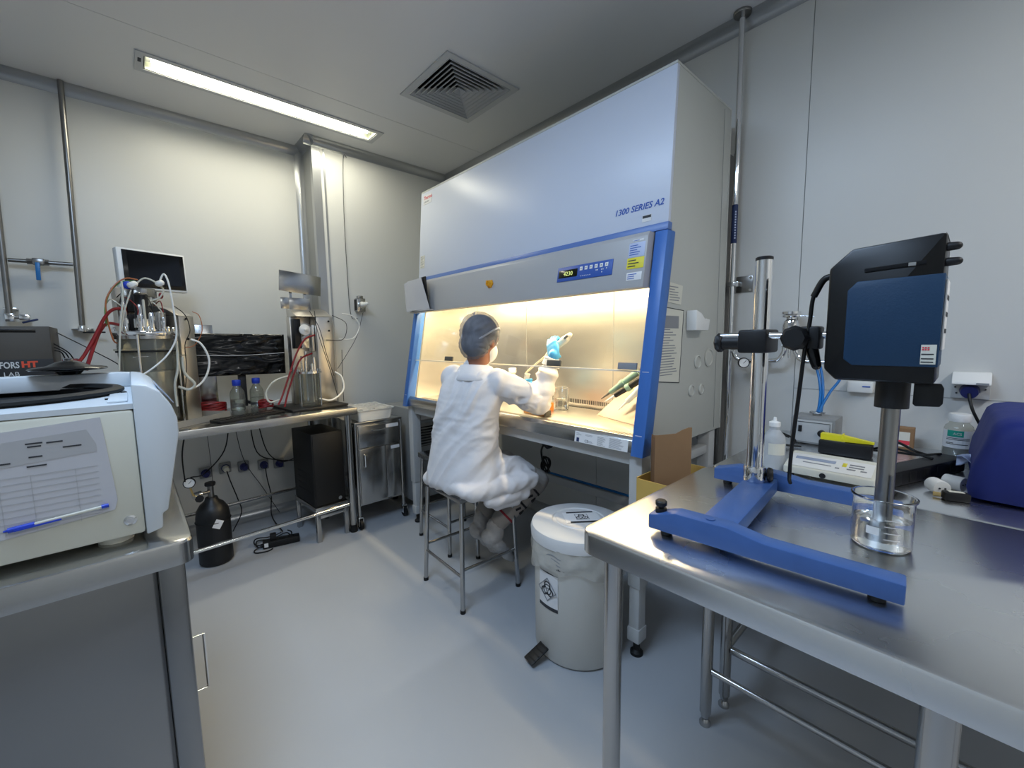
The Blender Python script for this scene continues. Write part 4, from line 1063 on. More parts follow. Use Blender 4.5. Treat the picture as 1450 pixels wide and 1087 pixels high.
# --- second bioreactor
R2 = math.radians(6); c2 = V((.93, 3.05, BZ))
r2 = thing('bioreactor', 'small bioreactor with glass vessel and brushed steel display plate without a screen', 'bioreactor', tuple(c2), R2)
L2 = lambda g, n, m, p=None, **k: build(g, n, m, p or r2, world=False, **k)
L2(G().bb(-.215, .155, -.155, .20, .0005, .014, .003), 'base_plate', 'black_plastic')
vc = V((-.055, -.045, 0)); r = .068
L2(G().lathe([(0, .016), (r*.85, .016), (r, .03), (r, .235), (r*.95, .235), (r*.95, .033), (r*.82, .021), (0, .021)], vc, 32), 'vessel', 'vessel_glass')
h2 = L2(G().lathe([(0, .236), (.082, .236), (.082, .250), (0, .250)], vc, 32), 'head_plate', 'chrome')
for k in range(6):
    a = 2*PI*k/6+.3; p = vc+V((.072*math.cos(a), .072*math.sin(a), .2505)); L2(G().cyl(p, p+V((0, 0, .012)), .006, n=8), 'bolt', 'chrome', h2)
for k in range(4):
    a = PI/2*k+.5; p = vc+V((.084*math.cos(a), .084*math.sin(a), 0)); L2(G().cyl(p+V((0, 0, .015)), p+V((0, 0, .235)), .004, n=8), 'support_rod', 'chrome')
for x, y, h, rr in ((-.03, -.03, .07, .008), (.03, -.02, .09, .012), (0, .03, .13, .010), (-.035, .02, .10, .006), (.005, -.045, .05, .009)):
    p = vc+V((x, y, .2505)); L2(G().lathe([(0, 0), (rr*1.4, 0), (rr*1.4, .01), (rr, .012), (rr, h), (0, h)], p, 14), 'port', 'chrome', h2)
    L2(G().cyl(vc+V((x, y, .05)), vc+V((x, y, .235)), .004, n=8), 'dip_tube', 'chrome', h2)
tw = L2(G().bb(.035, .150, .00, .16, .0145, .615, .004), 'tower', 'tower_steel')
L2(G().bb(-.10, .034, .10, .16, .0145, .615, .004), 'tower', 'tower_steel')
L2(G().prism([(.00, .616), (.16, .616), (.16, .68), (.09, .66)], 'x', -.095, .150, bev=.002), 'tower_hood', 'tower_steel')
for z in (.52, .585): L2(G().cyl((.12, -.0002, z), (.12, -.004, z), .007, n=12), 'plug', 'black_plastic', tw)
L2(G().bb(-.095, -.05, .045, .099, .40, .60, .005), 'pump_module', 'black_plastic')
L2(G().bb(-.05, .01, .05, .099, .40, .50, .004), 'valve_block', 'steel')
L2(G().bb(.012, .030, .03, .095, .38, .56, .003), 'rotameter', 'tower_steel')
L2(G().lathe([(0, -.010), (.012, -.010), (.034, -.003), (.036, .004), (.034, .010), (.012, .018), (.006, .030), (0, .030)], R=plane_M((-.045, .005, .525), (1, 0, 0), (0, 0, 1)), n=26), 'air_filter', 'tube_white', ang=30)
for x in (-.085, .010): L2(G().bb(x, x+.018, .115, .121, .61, .80, .001), 'plate_strut', 'steel')
L2(G().bb(-.09, .05, .108, .114, .665, .745, .001), 'mount_plate', 'steel')
L2(G().bb(-.145, -.092, .108, .112, .67, .745, .001), 'side_bracket', 'steel')
L2(G().box((0, 0, 0), (.285, .004, .135), Matrix.Translation((-.01, .104, .845)) @ Matrix.Rotation(math.radians(4), 4, 'Y') @ Matrix.Rotation(math.radians(4), 4, 'Z'), .001), 'display_plate', 'steel')
for nm, m, rr, ps in TUBES2: build(G().tube(ps, rr, 8, 6), nm, m, r2)

# --- black film wrapped monitor
t = thing('wrapped_monitor', 'flat monitor wrapped in black plastic film between the two bioreactors', 'monitor', (.55, 3.33, BZ))
WMx = Matrix.Translation((.555, 3.33, 1.228)) @ Matrix.Rotation(math.radians(1.5), 4, 'Z') @ Matrix.Rotation(math.radians(1), 4, 'Y')
g = G(); nx, nz = 60, 30; top = []
def film(u, w): return -.030+.010*noise.noise(V((u*3+w*2.2, w*3-u*1.5, 1)))+.006*(1-abs(noise.noise(V((u*3.0-w*7, w*6+u*2, 4))))*3)
vs = [[g.bm.verts.new(WMx @ V(((i/nx-.5)*.53, film(i/nx, j/nz) if 0 < i < nx and 0 < j < nz else -.02, (j/nz-.5)*.275))) for i in range(nx+1)] for j in range(nz+1)]
for j in range(nz):
    for i in range(nx): g.bm.faces.new((vs[j][i], vs[j][i+1], vs[j+1][i+1], vs[j+1][i]))
g.box((0, .012, 0), (.53, .06, .275), WMx, .006)
build(g, 'film_wrapped_panel', 'wrap_film', t, ang=60)
build(G().tube([WMx @ V((-.262, -.040, .0)), WMx @ V((0, -.046, -.005)), WMx @ V((.262, -.040, .01))], .0022, 6), 'film_edge', 'plastic_sleeve', t)
build(G().bb(.53, .575, 3.335, 3.365, BZ+.012, 1.10, .004), 'stand_post', 'black_plastic', t)
build(G().tube([(.475, 3.29, BZ+.012), (.51, 3.32, BZ+.030), (.555, 3.35, BZ+.045), (.60, 3.35, BZ+.030), (.69, 3.36, BZ+.012)], .011, 8), 'stand_foot', 'black_plastic', t)
solo(G().bb(.320, .415, 3.375, 3.43, BZ+.0005, 1.425, .003), 'steel_box', 'steel', (.37, 3.40, BZ), 'narrow steel box standing behind the film-wrapped monitor', 'box')

# --- bottles with blue caps
def lab_bottle(x, y, level, label, s=1.0):
    t = thing('glass_bottle', label, 'bottle', (x, y, BZ), 0, 'blue capped bottles on the bench')
    r = .043*s; pr = [(0, .002), (r*.93, .002), (r, .010), (r, .105), (r*.93, .125), (r*.55, .155), (.019, .165), (.019, .180)]
    inner = [(a-.0025 if a > .01 else 0, b if b > .004 else .006) for a, b in pr][::-1]
    build(G().lathe(pr+inner, (0, 0, 0), 28), 'bottle_wall', 'vessel_glass', t, world=False)
    build(G().lathe([(0, .0065), (r*.90, .0065), (r*.93, .012), (r*.93, level), (0, level)], n=28), 'liquid', 'water', t, world=False)
    build(G().lathe([(0, .172), (.0235, .172), (.0245, .176), (.0245, .199), (.022, .203), (0, .203)], n=24), 'cap', 'cap_blue', t, world=False)
    build(G().lathe([(.0195, .166), (.0235, .166), (.0235, .171), (.0195, .171)], n=24), 'pouring_ring', 'cap_blue', t, world=False)
    return t
lab_bottle(.500, 3.235, .075, 'clear glass bottle with blue screw cap on the side of the large bioreactor')
lab_bottle(.628, 3.320, .070, 'clear glass bottle with blue screw cap on the side of the small bioreactor')

# --- red hose coil, flat plate, keyboard
t = thing('hose_coil', 'coil of red tubing lying behind the blue capped bottles', 'hose', (.365, 3.285, BZ))
for k in range(5):
    build(G().tube([V((.365+.075*math.cos(a)+.006*noise.noise(V((a, k, 0))), 3.285+.050*math.sin(a), BZ+.008+.0125*k+.006*math.sin(a*2+k))) for a in [2*PI*i/12 for i in range(13)]], .0062, 8, 4), 'coil_turn', 'tube_red', t)
t = thing('hose_coil', 'bundle of red tubing at the foot of the small bioreactor', 'hose', (.655, 3.205, BZ))
for k in range(4):
    build(G().tube([V((.655+.042*math.cos(a), 3.205+.042*math.sin(a), BZ+.008+.0125*k+.01*math.sin(a+k)**2)) for a in [2*PI*i/12 for i in range(13)]], .0058, 8, 4), 'coil_turn', 'tube_red', t)
kb = thing('keyboard', 'flat black keyboard lying on the bench in front of the bottles', 'keyboard', (.50, 2.893, BZ), math.radians(22))
build(G().bb(-.195, .195, -.052, .052, .0005, .014, .004), 'case', 'black_plastic', kb, world=False)
for i in range(3):
    for j in range(12):
        build(G().bb(-.180+j*.030, -.154+j*.030, -.045+i*.031, -.019+i*.031, .0142, .018, .0015), 'key', 'black_gloss', kb, world=False)

# --- incubator shaker case on the left
ib = thing('control_unit', 'dark metal control unit with white and red lettering at the left end of the bench', 'instrument', (-.52, 3.25, BZ))
build(G().bb(-.72, -.284, 3.10, 3.42, BZ+.001, 1.400, .004), 'case', 'infors_metal', ib)
build(G().bb(-.72, -.332, 3.0985, 3.0998, 1.370, 1.386, .0006), 'black_strip', 'black_gloss', ib)
build(G().bb(-.72, -.284, 3.0975, 3.0998, BZ+.002, 1.240, .0006), 'lower_panel', 'black_plastic', ib)
build(text_mesh('INFORS', .042, plane_M((-.398, 3.0970, 1.200), (1, 0, 0), (0, 0, 1)) @ Matrix.Diagonal((.64, 1, 1, 1)), .0004, align='RIGHT', bold=.001), 'lettering', 'print_white', ib, smooth=False)
build(text_mesh('HT', .040, plane_M((-.392, 3.0970, 1.202), (1, 0, 0), (0, 0, 1)), .0004, bold=.002), 'lettering', 'print_orange', ib, smooth=False)
build(text_mesh('LAB', .030, plane_M((-.452, 3.0970, 1.160), (1, 0, 0), (0, 0, 1)), .0004), 'lettering', 'print_white', ib, smooth=False)
t = thing('red_connector', 'dark red multi-tube connector beside the control unit', 'connector', (-.22, 3.2, BZ))
build(G().bb(-.262, -.205, 3.17, 3.24, BZ+.001, 1.235, .004), 'block', 'tube_red', t)
for k in range(3): build(G().tube([(-.25+.015*k, 3.20, 1.23), (-.262+.012*k, 3.19, 1.27), (-.285, 3.18, 1.28+.018*k)], .003, 6), 'lead', 'cable_black', t)
build(G().tube([(-.28, 3.30, 1.375), (-.16, 3.34, 1.28), (-.03, 3.38, 1.16), (.02, 3.40, 1.0)], .0028, 6), 'lead', 'cable_black', t)

# --- under the bench
gc = V((.288, 2.985, 0))
t = thing('gas_cylinder', 'black gas cylinder with pressure regulator standing under the bench', 'gas cylinder', tuple(gc))
build(G().lathe([(0, .002), (.078, .002), (.086, .012), (.086, .285), (.080, .325), (.060, .360), (.036, .380), (.030, .400), (0, .400)], gc, 32), 'body', 'cylinder_black', t)
vl = build(G().cyl(gc+V((0, 0, .400)), gc+V((0, 0, .470)), .016, n=14).cyl(gc+V((-.05, -.02, .435)), gc+V((.012, 0, .435)), .010, n=12), 'valve', 'pipe_steel', t)
build(G().lathe([(0, .470), (.026, .470), (.028, .478), (.026, .490), (0, .492)], gc, 8), 'handwheel', 'black_plastic', vl)
build(G().cyl(gc+V((-.05, -.02, .435)), gc+V((-.085, -.035, .435)), .022, .020, n=18).cyl(gc+V((-.07, -.03, .435)), gc+V((-.062, -.075, .428)), .016, n=14), 'regulator', 'chrome', t)
gauge(t, gc+V((-.10, -.065, .525)), V((-.15, -.95, .1)), .029)
build(G().cyl(gc+V((-.085, -.045, .44)), gc+V((-.10, -.05, .51)), .005, n=8), 'gauge_stem', 'brass', t)
build(G().lathe([(0, 0), (.020, 0), (.022, .006), (.020, .014), (0, .014)], R=plane_M(gc+V((-.062, -.077, .428)), (1, 0, 0), (0, 0, 1)), n=8), 'regulator_knob', 'black_plastic', t)
build(G().box((0, 0, 0), (.040, .002, .050), Matrix.Translation(gc+V((.012, -.0875, .255))) @ Matrix.Rotation(.5, 4, 'Y')), 'label', 'white_paper', t)
build(G().torus(gc+V((0, 0, .262)), .0875, .003, n=32), 'strap', 'black_rubber', t)
# sockets
for i, (x, z) in enumerate(((.321, .414), (.437, .424), (.548, .410), (.674, .398), (.778, .386))):
    t = thing('power_socket', ['wall socket with dark blue plug right behind the gas cylinder', 'wall socket with a pale plug under the bench', 'wall socket with dark blue plug crossed by a thin wire', 'wall socket with dark blue plug and a cable dropping to the floor', 'wall socket with dark blue plug beside the tall black case'][i], 'socket', (x, YB-.02, z), 0, 'wall sockets under the bench')
    build(G().bb(x-.034, x+.034, YB-.030, YB-.0005, z-.036, z+.036, .005), 'box', 'pump_grey', t)
    build(G().cyl((x, YB-.030, z), (x, YB-.036, z), .027, n=22), 'outlet_ring', 'plug_navy', t)
    build(G().cyl((x, YB-.036, z), (x, YB-.072, z-.006), .022, .017, n=18), 'plug', 'cream_plastic' if i == 1 else 'plug_navy', t)
CL = ['black cable drooping from the bench to the gas regulator', 'black cable looping from the bench to the tall black case', 'black cable looping from the bench to the tall black case', 'thin dark wire slanting down past the middle socket to the floor', 'black cable falling from the pale plug to the floor', 'black cable falling from a socket to the extension strip', 'black cable hanging from the bench beside the pressure gauge', 'thin dark wire hanging behind the gas cylinder']
for k, (nm, rr, ps) in enumerate(CABLES):
    solo(G().tube(ps, rr, 6, 6), nm, 'cable_black', ps[-1], CL[k], 'cable', 'cables to the black case' if k in (1, 2) else None)
for nm, rr, ps in WIRES:
    ps = [(p[0], p[1], min(p[2], CZ-.07)) for p in ps]
    solo(G().tube(ps, rr, 6, 6), nm, 'print_dark', ps[-1], 'thin dark wire running down the wall from the ceiling to the socket' if nm == 'wall_wire' else 'dark lead from the wall socket to the small bioreactor', 'cable')
# black cube on a steel step
t = thing('steel_stand', 'low square steel stand under the black box', 'stand', (.94, 2.96, 0))
SMx = Matrix.Translation((.900, 2.975, 0)) @ Matrix.Rotation(math.radians(4), 4, 'Z')
for sx in (-1, 1):
    for sy in (-1, 1): build(G().box((sx*.093, sy*.17, .10), (.028, .028, .20), SMx, .002), 'leg', 'steel', t)
build(G().box((0, 0, .217), (.216, .37, .032), SMx, .003), 'top', 'steel', t)
for sy in (-1, 1): build(G().box((0, sy*.17, .165), (.158, .012, .022), SMx, .001), 'brace', 'steel', t)
t = thing('black_case', 'tall matt black instrument case on the steel stand under the bench', 'case', (.925, 2.975, .2335))
build(G().box((0, .01, .4745), (.205, .34, .48), SMx, .004), 'housing', 'case_black', t)
build(G().box((0, -.162, .4745), (.190, .006, .46), SMx, .003), 'front_door', 'case_black', t)
for z in (.32, .36, .40, .44): build(G().box((-.1035, .0, z), (.002, .20, .008), SMx), 'vent_slot', 'black_rubber', t)
build(G().cyl(SMx @ V((.06, -.165, .26)), SMx @ V((.06, -.172, .26)), .012, n=16), 'lock', 'steel', t)
# extension strip on the floor
t = thing('extension_strip', 'black extension strip with tangled cable on the floor under the bench', 'power strip', (.62, 2.94, 0))
EM = Matrix.Translation((.63, 2.945, 0)) @ Matrix.Rotation(math.radians(-12), 4, 'Z')
es = build(G().box((0, 0, .022), (.21, .058, .042), EM, .006), 'housing', 'black_plastic', t)
build(G().box((-.085, -.0295, .026), (.022, .001, .026), EM), 'label', 'white_paper', es)
for k in range(3): build(G().cyl(EM @ V((-.045+.05*k, 0, .043)), EM @ V((-.045+.05*k, 0, .046)), .018, n=16), 'outlet', 'black_rubber', es)
build(G().box((-.045, 0, .066), (.036, .036, .038), EM, .006), 'plug', 'black_plastic', es)
for k in range(2):
    build(G().tube([V((.60+.10*math.cos(a)*(1+.1*k), 3.02+.055*math.sin(a), .012+.016*k+.012*math.sin(3*a))) for a in [2*PI*i/14+k for i in range(14)]], .004, 6, 4), 'cable_loop', 'cable_black', t)
build(G().tube([EM @ V((-.105, 0, .02)), EM @ V((-.15, -.02, .006)), EM @ V((-.14, -.06, .005)), EM @ V((-.08, -.07, .005)), EM @ V((-.05, -.05, .006))], .004, 6, 6), 'cable_loop', 'cable_black', t)

# --- steel trolley with the white tub
tr = thing('steel_trolley', 'stainless steel trolley cabinet on castors between the bench and the safety cabinet', 'trolley', (1.265, 3.0, 0))
tx0, tx1, ty0, ty1 = 1.095, 1.425, 2.80, 3.22
build(G().bb(tx0, tx1, ty0, ty1, .16, .735, .003), 'body', 'steel', tr)
for x in (tx0-.002, tx1+.002):
    for y in (ty0, ty1):
        build(G().cyl((x, y, .085), (x, y, .75), .012, n=14), 'post', 'steel', tr)
        w = build(G().cyl((x-.010, y-.012, .036), (x+.010, y-.012, .036), .035, n=22), 'castor_wheel', 'black_rubber', tr)
        build(G().bb(x-.017, x-.0125, y-.028, y+.012, .03, .085, .001).bb(x+.0125, x+.017, y-.028, y+.012, .03, .085, .001).bb(x-.017, x+.017, y-.020, y+.016, .080, .090, .001), 'castor_fork', 'chrome', w)
build(G().bb(tx0-.010, tx1+.010, ty0-.012, ty1+.012, .736, .752, .003), 'top_tray', 'steel', tr)
dr = build(G().bb(tx0+.015, tx1-.015, ty0-.012, ty0-.0005, .572, .725, .003), 'drawer', 'steel', tr)
build(G().tube([(tx0+.11, ty0-.012, .690), (tx0+.11, ty0-.030, .686), (tx0+.20, ty0-.030, .686), (tx0+.20, ty0-.012, .690)], .004, 8, smooth=False), 'handle', 'chrome', dr)
build(G().bb(tx0+.215, tx1-.02, ty0-.0130, ty0-.0121, .690, .715), 'label', 'white_paper', dr)
do = build(G().bb(tx0+.015, tx1-.125, ty0-.012, ty0-.0005, .175, .562, .003), 'door', 'steel', tr)
build(G().tube([(tx0+.045, ty0-.012, .525), (tx0+.045, ty0-.032, .522), (tx0+.045, ty0-.032, .442), (tx0+.045, ty0-.012, .438)], .0045, 8, smooth=False), 'handle', 'chrome', do)
d2 = build(G().bb(tx1-.122, tx1-.015, ty0-.012, ty0-.0005, .175, .562, .003), 'door', 'steel', tr)
build(G().bb(tx1-.085, tx1-.018, ty0-.0130, ty0-.0121, .530, .553), 'label', 'white_paper', d2)
t = thing('plastic_tub', 'shallow white plastic tub covered with clear film on the steel trolley', 'tub', (1.22, 2.94, .753))
def tub_ring(w, d, z, r=.02):
    out = []
    for cx, cy, a0 in ((w-r, d-r, 0), (-w+r, d-r, PI/2), (-w+r, -d+r, PI), (w-r, -d+r, 1.5*PI)):
        for i in range(4): a = a0+PI/2*i/3; out.append(V((1.245+cx+r*math.cos(a), 2.95+cy+r*math.sin(a), z)))
    return out
build(G().rings([tub_ring(.118, .150, .755), tub_ring(.130, .163, .832), tub_ring(.138, .171, .834), tub_ring(.138, .171, .829), tub_ring(.126, .159, .831), tub_ring(.113, .145, .758)], True, True), 'tub_wall', 'tub_white', t)
g = G(); nn = 24
vs = [[g.bm.verts.new((1.245+(i/nn-.5)*.25, 2.95+(j/nn-.5)*.31, .834+.012*noise.noise(V((i*.35, j*.35, 0)))+.008*abs(noise.noise(V((i*.2+j*.3, j*.1, 5)))))) for i in range(nn+1)] for j in range(nn+1)]
for j in range(nn):
    for i in range(nn): g.bm.faces.new((vs[j][i], vs[j][i+1], vs[j+1][i+1], vs[j+1][i]))
build(g, 'film_cover', 'bag_film', t, ang=80)

# --- vented unit in the corner behind the cabinet
t = thing('vented_unit', 'grey appliance with black louvres in the corner behind the safety cabinet stand', 'appliance', (1.82, 3.0, 0))
build(G().bb(1.50, 2.14, 2.79, 3.20, .09, .80, .006), 'casing', 'pump_grey', t)
build(G().bb(1.50, 2.14, 2.786, 2.7895, .675, .70), 'top_edge', 'steel', t)
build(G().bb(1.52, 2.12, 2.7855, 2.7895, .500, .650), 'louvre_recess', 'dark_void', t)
for k in range(7): build(G().box((0, 0, 0), (.595, .012, .004), Matrix.Translation((1.82, 2.780, .512+.021*k)) @ Matrix.Rotation(.6, 4, 'X')), 'louvre', 'pump_grey', t)
build(G().bb(1.53, 1.76, 2.7855, 2.7895, .725, .770), 'control_strip', 'black_plastic', t)
for k in range(3): build(G().bb(1.56, 2.08, 2.785, 2.7895, .22+.09*k, .225+.09*k), 'panel_line', 'wall_joint', t)
for x in (1.54, 2.10):
    for y in (2.83, 3.16): build(G().cyl((x, y, 0), (x, y, .0895), .02, n=12), 'foot', 'black_rubber', t)
# ================================================================== centrifuge on the left cabinet
cx0, cx1, cy0, cy1 = -.62, -.004, 1.205, 1.80; cz0, cz1 = TZ+.018, 1.176
cf = thing('centrifuge', 'cream bench-top centrifuge with open black-rimmed chamber in the left foreground', 'centrifuge', (-.3, 1.5, TZ))
build(G().bb(cx0, cx1, cy0, cy1, cz0, cz1-.012, .008), 'casing', 'offwhite_paint', cf)
# deck with a round opening
ccx, ccy, cr0 = -.262, 1.545, .232
g = G(); n = 64; zt = cz1; zb = cz1-.0115
def sqp(a):
    c, s = math.cos(a), math.sin(a); x0, x1, y0, y1 = cx0+.002-ccx, cx1-ccx, cy0+.002-ccy, cy1-.002-ccy
    t = min((x1 if c > 0 else x0)/c if abs(c) > 1e-6 else 9, (y1 if s > 0 else y0)/s if abs(s) > 1e-6 else 9); return V((ccx+t*c, ccy+t*s, 0))
angs = sorted([2*PI*i/n for i in range(n)]+[math.atan2(y-ccy, x-ccx) % (2*PI) for x in (cx0+.002, cx1) for y in (cy0+.002, cy1-.002)])
for a, b in zip(angs, angs[1:]+[angs[0]+2*PI]):
    if b-a < 1e-6: continue
    q = [V((ccx+cr0*math.cos(a), ccy+cr0*math.sin(a), 0)), V((ccx+cr0*math.cos(b), ccy+cr0*math.sin(b), 0)), sqp(b), sqp(a)]
    g.rings([[p+V((0, 0, zb)) for p in q], [p+V((0, 0, zt)) for p in q]])
build(g, 'deck', 'cool_lit_casing', cf)
build(G().lathe([(.212, .001), (.236, .001), (.244, .006), (.244, .012), (.236, .017), (.222, .017), (.212, .008)], (ccx, ccy, cz1), 56), 'chamber_gasket', 'black_rubber', cf)
build(G().lathe([(0, -.010), (.211, -.010), (.211, .004), (.214, .004)], (ccx, ccy, cz1), 48), 'chamber_bowl', 'dark_void', cf)
# curved front with the control panel
prof = [(-.004, cz0-.004), (.024, cz0+.004), (.026, .925), (.036, .930), (.068, 1.10), (.068, 1.135), (.060, 1.165), (.042, 1.198), (.020, 1.214), (-.004, 1.218)]
fp = build(G().prism(prof, 'y', cy0-.006, cy1+.004, bev=.004), 'front_shell', 'cool_lit_casing', cf)
build(G().box((0, 0, 0), (.052, .18, .002), Matrix.Translation((.054, 1.36, 1.185)) @ Matrix.Rotation(math.radians(58), 4, 'Y'), .0006), 'control_panel', 'lcd_blue', fp)
build(G().prism([(cx0, 1.177), (-.004, 1.177), (-.004, 1.217), (-.03, 1.219), (cx0, 1.219)], 'y', cy1-.075, cy1, bev=.003), 'hinge_ridge', 'cool_lit_casing', cf)
for x, y in ((-.045, 1.34), (-.02, 1.50)): build(G().box((x, y, cz1+.0015), (.012, .012, .003)), 'latch_slot', 'black_plastic', cf)
build(G().bb(-.045, -.012, 1.25, 1.46, cz1+.0003, cz1+.004, .001), 'lid_latch', 'cool_lit_casing', cf)
for x in (cx0+.07, -.055):
    for y in (cy0+.055, cy1-.05): build(G().lathe([(0, .0005), (.030, .0005), (.030, .012), (.026, .0175), (0, .0175)], (x, y, TZ), 20), 'foot', 'cream_plastic', cf)
build(G().lathe([(0, 0), (.011, 0), (.011, .002), (.007, .003), (.007, .001), (.004, .001), (.004, .003), (0, .003)], R=plane_M((-.028, cy0-.0002, .924), (1, 0, 0), (0, 0, 1)), n=22), 'screw', 'chrome', cf)
# paper in a plastic sleeve on its side, with a pen
t = thing('log_sheet', 'printed log sheet in a plastic sleeve hung on the side of the centrifuge', 'paper', (-.2, cy0-.003, .935))
q = [(-.36, 1.128), (-.056, 1.154), (-.044, .975), (-.050, .955), (-.072, .952), (-.36, .925)]
build(G().prism(q, 'y', cy0-.0035, cy0-.001), 'sleeve', 'plastic_sleeve', t)
build(G().prism([(-.355, 1.110), (-.078, 1.132), (-.066, 1.10), (-.066, 1.085), (-.355, 1.064)], 'y', cy0-.0042, cy0-.0037), 'heading_block', 'grey_paper', t)
g = G()
for x, z, w in ((-.205, 1.118, .022), (-.178, 1.1165, .022), (-.205, 1.112, .018), (-.155, 1.104, .026), (-.205, 1.092, .018), (-.250, 1.085, .026), (-.205, 1.074, .026)): g.box((x+.055, cy0-.0045, z-.002), (w, .0005, .0028), Matrix.Rotation(0, 4, 'Y'))
build(g, 'print', 'print_dark', t, kind='stuff')
g = G()
for k in range(9): g.box((-.21, cy0-.0042, 1.055-.0125*k), (.285, .0004, .0007))
for x in (-.30, -.25, -.20, -.16, -.10): g.box((x, cy0-.0042, 1.0), (.0007, .0004, .11))
build(g, 'table_lines', 'grey_paper', t)
t = thing('ballpoint_pen', 'blue ballpoint pen slipped along the bottom of the log sheet', 'pen', (-.14, cy0-.009, .957))
pa_, pb_ = V((-.202, cy0-.0085, .957)), V((-.068, cy0-.0085, .9675)); pd_ = (pb_-pa_).normalized()
build(G().cyl(pa_+pd_*.030, pb_, .0032, n=10), 'barrel', 'tube_clear', t); build(G().cyl(pa_, pa_+pd_*.006, .0012, .0030, n=10).cyl(pa_+pd_*.006, pa_+pd_*.040, .0050, n=12), 'cap', 'cap_blue', t)
build(G().cyl(pa_+pd_*.04, pb_-pd_*.02, .0016, n=8), 'refill', 'plug_navy', t); build(G().cyl(pb_-pd_*.001, pb_+pd_*.010, .0043, n=12), 'end_plug', 'cap_blue', t)
build(G().box((0, 0, 0), (.062, .002, .003), Matrix.Translation(pa_+pd_*.045+V((0, -.006, -.002))) @ Matrix.Rotation(-math.atan2(pd_.z, pd_.x), 4, 'Y')), 'clip', 'cap_blue', t)
# rotor lid lying on the ridge
t = thing('rotor_lid', 'black saucer-shaped rotor lid lying on the back of the centrifuge', 'rotor lid', (-.135, 1.745, 1.2195))
build(G().lathe([(0, .0005), (.022, .0005), (.030, .010), (.078, .014), (.082, .017), (.078, .021), (.045, .026), (.026, .036), (.012, .040), (0, .040)], (-.132, 1.740, 1.2195), 40), 'disc', 'black_gloss', t)
build(G().lathe([(0, .0405), (.010, .0405), (.011, .046), (0, .048)], (-.132, 1.740, 1.2195), 16), 'nut', 'steel', t)

# ================================================================== overhead mixer on the right foreground table
mx = thing('overhead_mixer', 'black and blue overhead mixer on a chrome column and blue H-shaped stand', 'mixer', (1.10, .28, TZ))
def leg_profile(y0, y1, hump):
    """side outline of a cast leg in (y,z)"""
    zb = TZ+.012
    return [(y0, zb), (y1, zb), (y1, zb+.032), (hump+.10, zb+.034), (hump+.055, zb+.048), (hump-.045, zb+.048), (hump-.11, zb+.036), (y0, zb+.034)]
ML = Matrix.Translation((1.075, .28, 0)) @ Matrix.Rotation(math.radians(4.5), 4, 'Z')
for x in (-.222, .213):
    lg = build(G().prism([(p[0]-.28, p[1]) for p in leg_profile(.062, .478, .365)], 'x', x-.021, x+.021, bev=.003, R=ML), 'stand_leg', 'stand_blue', mx)
    for y in (.165, -.185): build(G().cyl(ML @ V((x, y, TZ+.0006)), ML @ V((x, y, TZ+.013)), .012, n=14), 'foot_pad', 'black_rubber', lg)
    c = ML @ V((x, .075, TZ+.0605)); build(G().cyl(c-V((0, 0, .002)), c+V((0, 0, .0015)), .009, n=16), 'bolt_head', 'stand_blue', lg)
c = ML @ V((-.222, .178, TZ+.046))
k = build(G().cyl(c, c+V((0, 0, .010)), .012, n=18).cyl(c+V((0, 0, .010)), c+V((0, 0, .016)), .006, n=14).lathe([(0, .016), (.011, .016), (.0125, .019), (.0125, .025), (.010, .028), (0, .028)], c, 20), 'levelling_knob', 'black_plastic', mx)
build(G().prism([(-.2005, .880), (.1915, .880), (.1915, .916), (-.2005, .916)], 'y', .035, .105, bev=.004, R=ML), 'cross_bar', 'stand_blue', mx)
colc = V((1.208, .371, 0))
build(G().cyl(colc+V((0, 0, .917)), colc+V((0, 0, 1.490)), .0195, n=32), 'column', 'chrome', mx)
build(G().lathe([(0, 1.4905), (.0200, 1.4905), (.0200, 1.497), (.017, 1.499), (0, 1.499)], colc, 24), 'column_cap', 'black_plastic', mx)
cl_ = build(G().lathe([(.0200, .9165), (.026, .9165), (.0265, .920), (.0265, .952), (.025, .956), (.0200, .956)], colc, 32), 'collar', 'chrome', mx)
kd = V((.35, -.90, .0)).normalized()
build(G().cyl(colc+V((0, 0, .936))+kd*.026, colc+V((0, 0, .936))+kd*.042, .005, n=12), 'set_screw', 'black_plastic', cl_)
build(G().lathe([(0, 0), (.016, 0), (.019, .004), (.019, .010), (.014, .014), (0, .014)], R=plane_M(colc+V((0, 0, .936))+kd*.042, kd.cross(V((0, 0, 1))), (0, 0, 1)), n=10), 'knob', 'black_plastic', cl_)
# boss head on the column, boom and the clamp on the mixer
bz = 1.300; bxx = 1.160
build(G().cyl((bxx, .452, bz), (bxx, .175, bz), .0085, n=20), 'boom_rod', 'chrome', mx)
bo = build(G().bb(bxx-.020, 1.238, .338, .404, bz-.042, bz+.016, .006), 'boss_head', 'black_plastic', mx)
build(G().cyl((1.165, .404, bz-.016), (1.165, .446, bz-.016), .018, n=20), 'clamp_screw', 'black_plastic', bo)
build(G().lathe([(0, 0), (.022, 0), (.025, .004), (.025, .014), (.020, .018), (0, .018)], R=plane_M((1.165, .446, bz-.016), (-1, 0, 0), (0, 0, 1)), n=8), 'knob', 'black_plastic', bo)
cm = build(G().bb(bxx-.024, bxx+.024, .232, .272, bz-.032, bz+.020, .005), 'rod_clamp', 'black_plastic', mx)
build(G().lathe([(0, 0), (.026, 0), (.029, .005), (.029, .014), (.022, .022), (0, .022)], R=plane_M((bxx-.024, .276, bz-.006), (0, -1, 0), (0, 0, 1)), n=8), 'star_knob', 'black_plastic', cm)
build(G().cap((bxx-.010, .248, bz-.030), (bxx-.015, .236, bz-.068), .014, .010, 12), 'lever', 'black_gloss', cm)
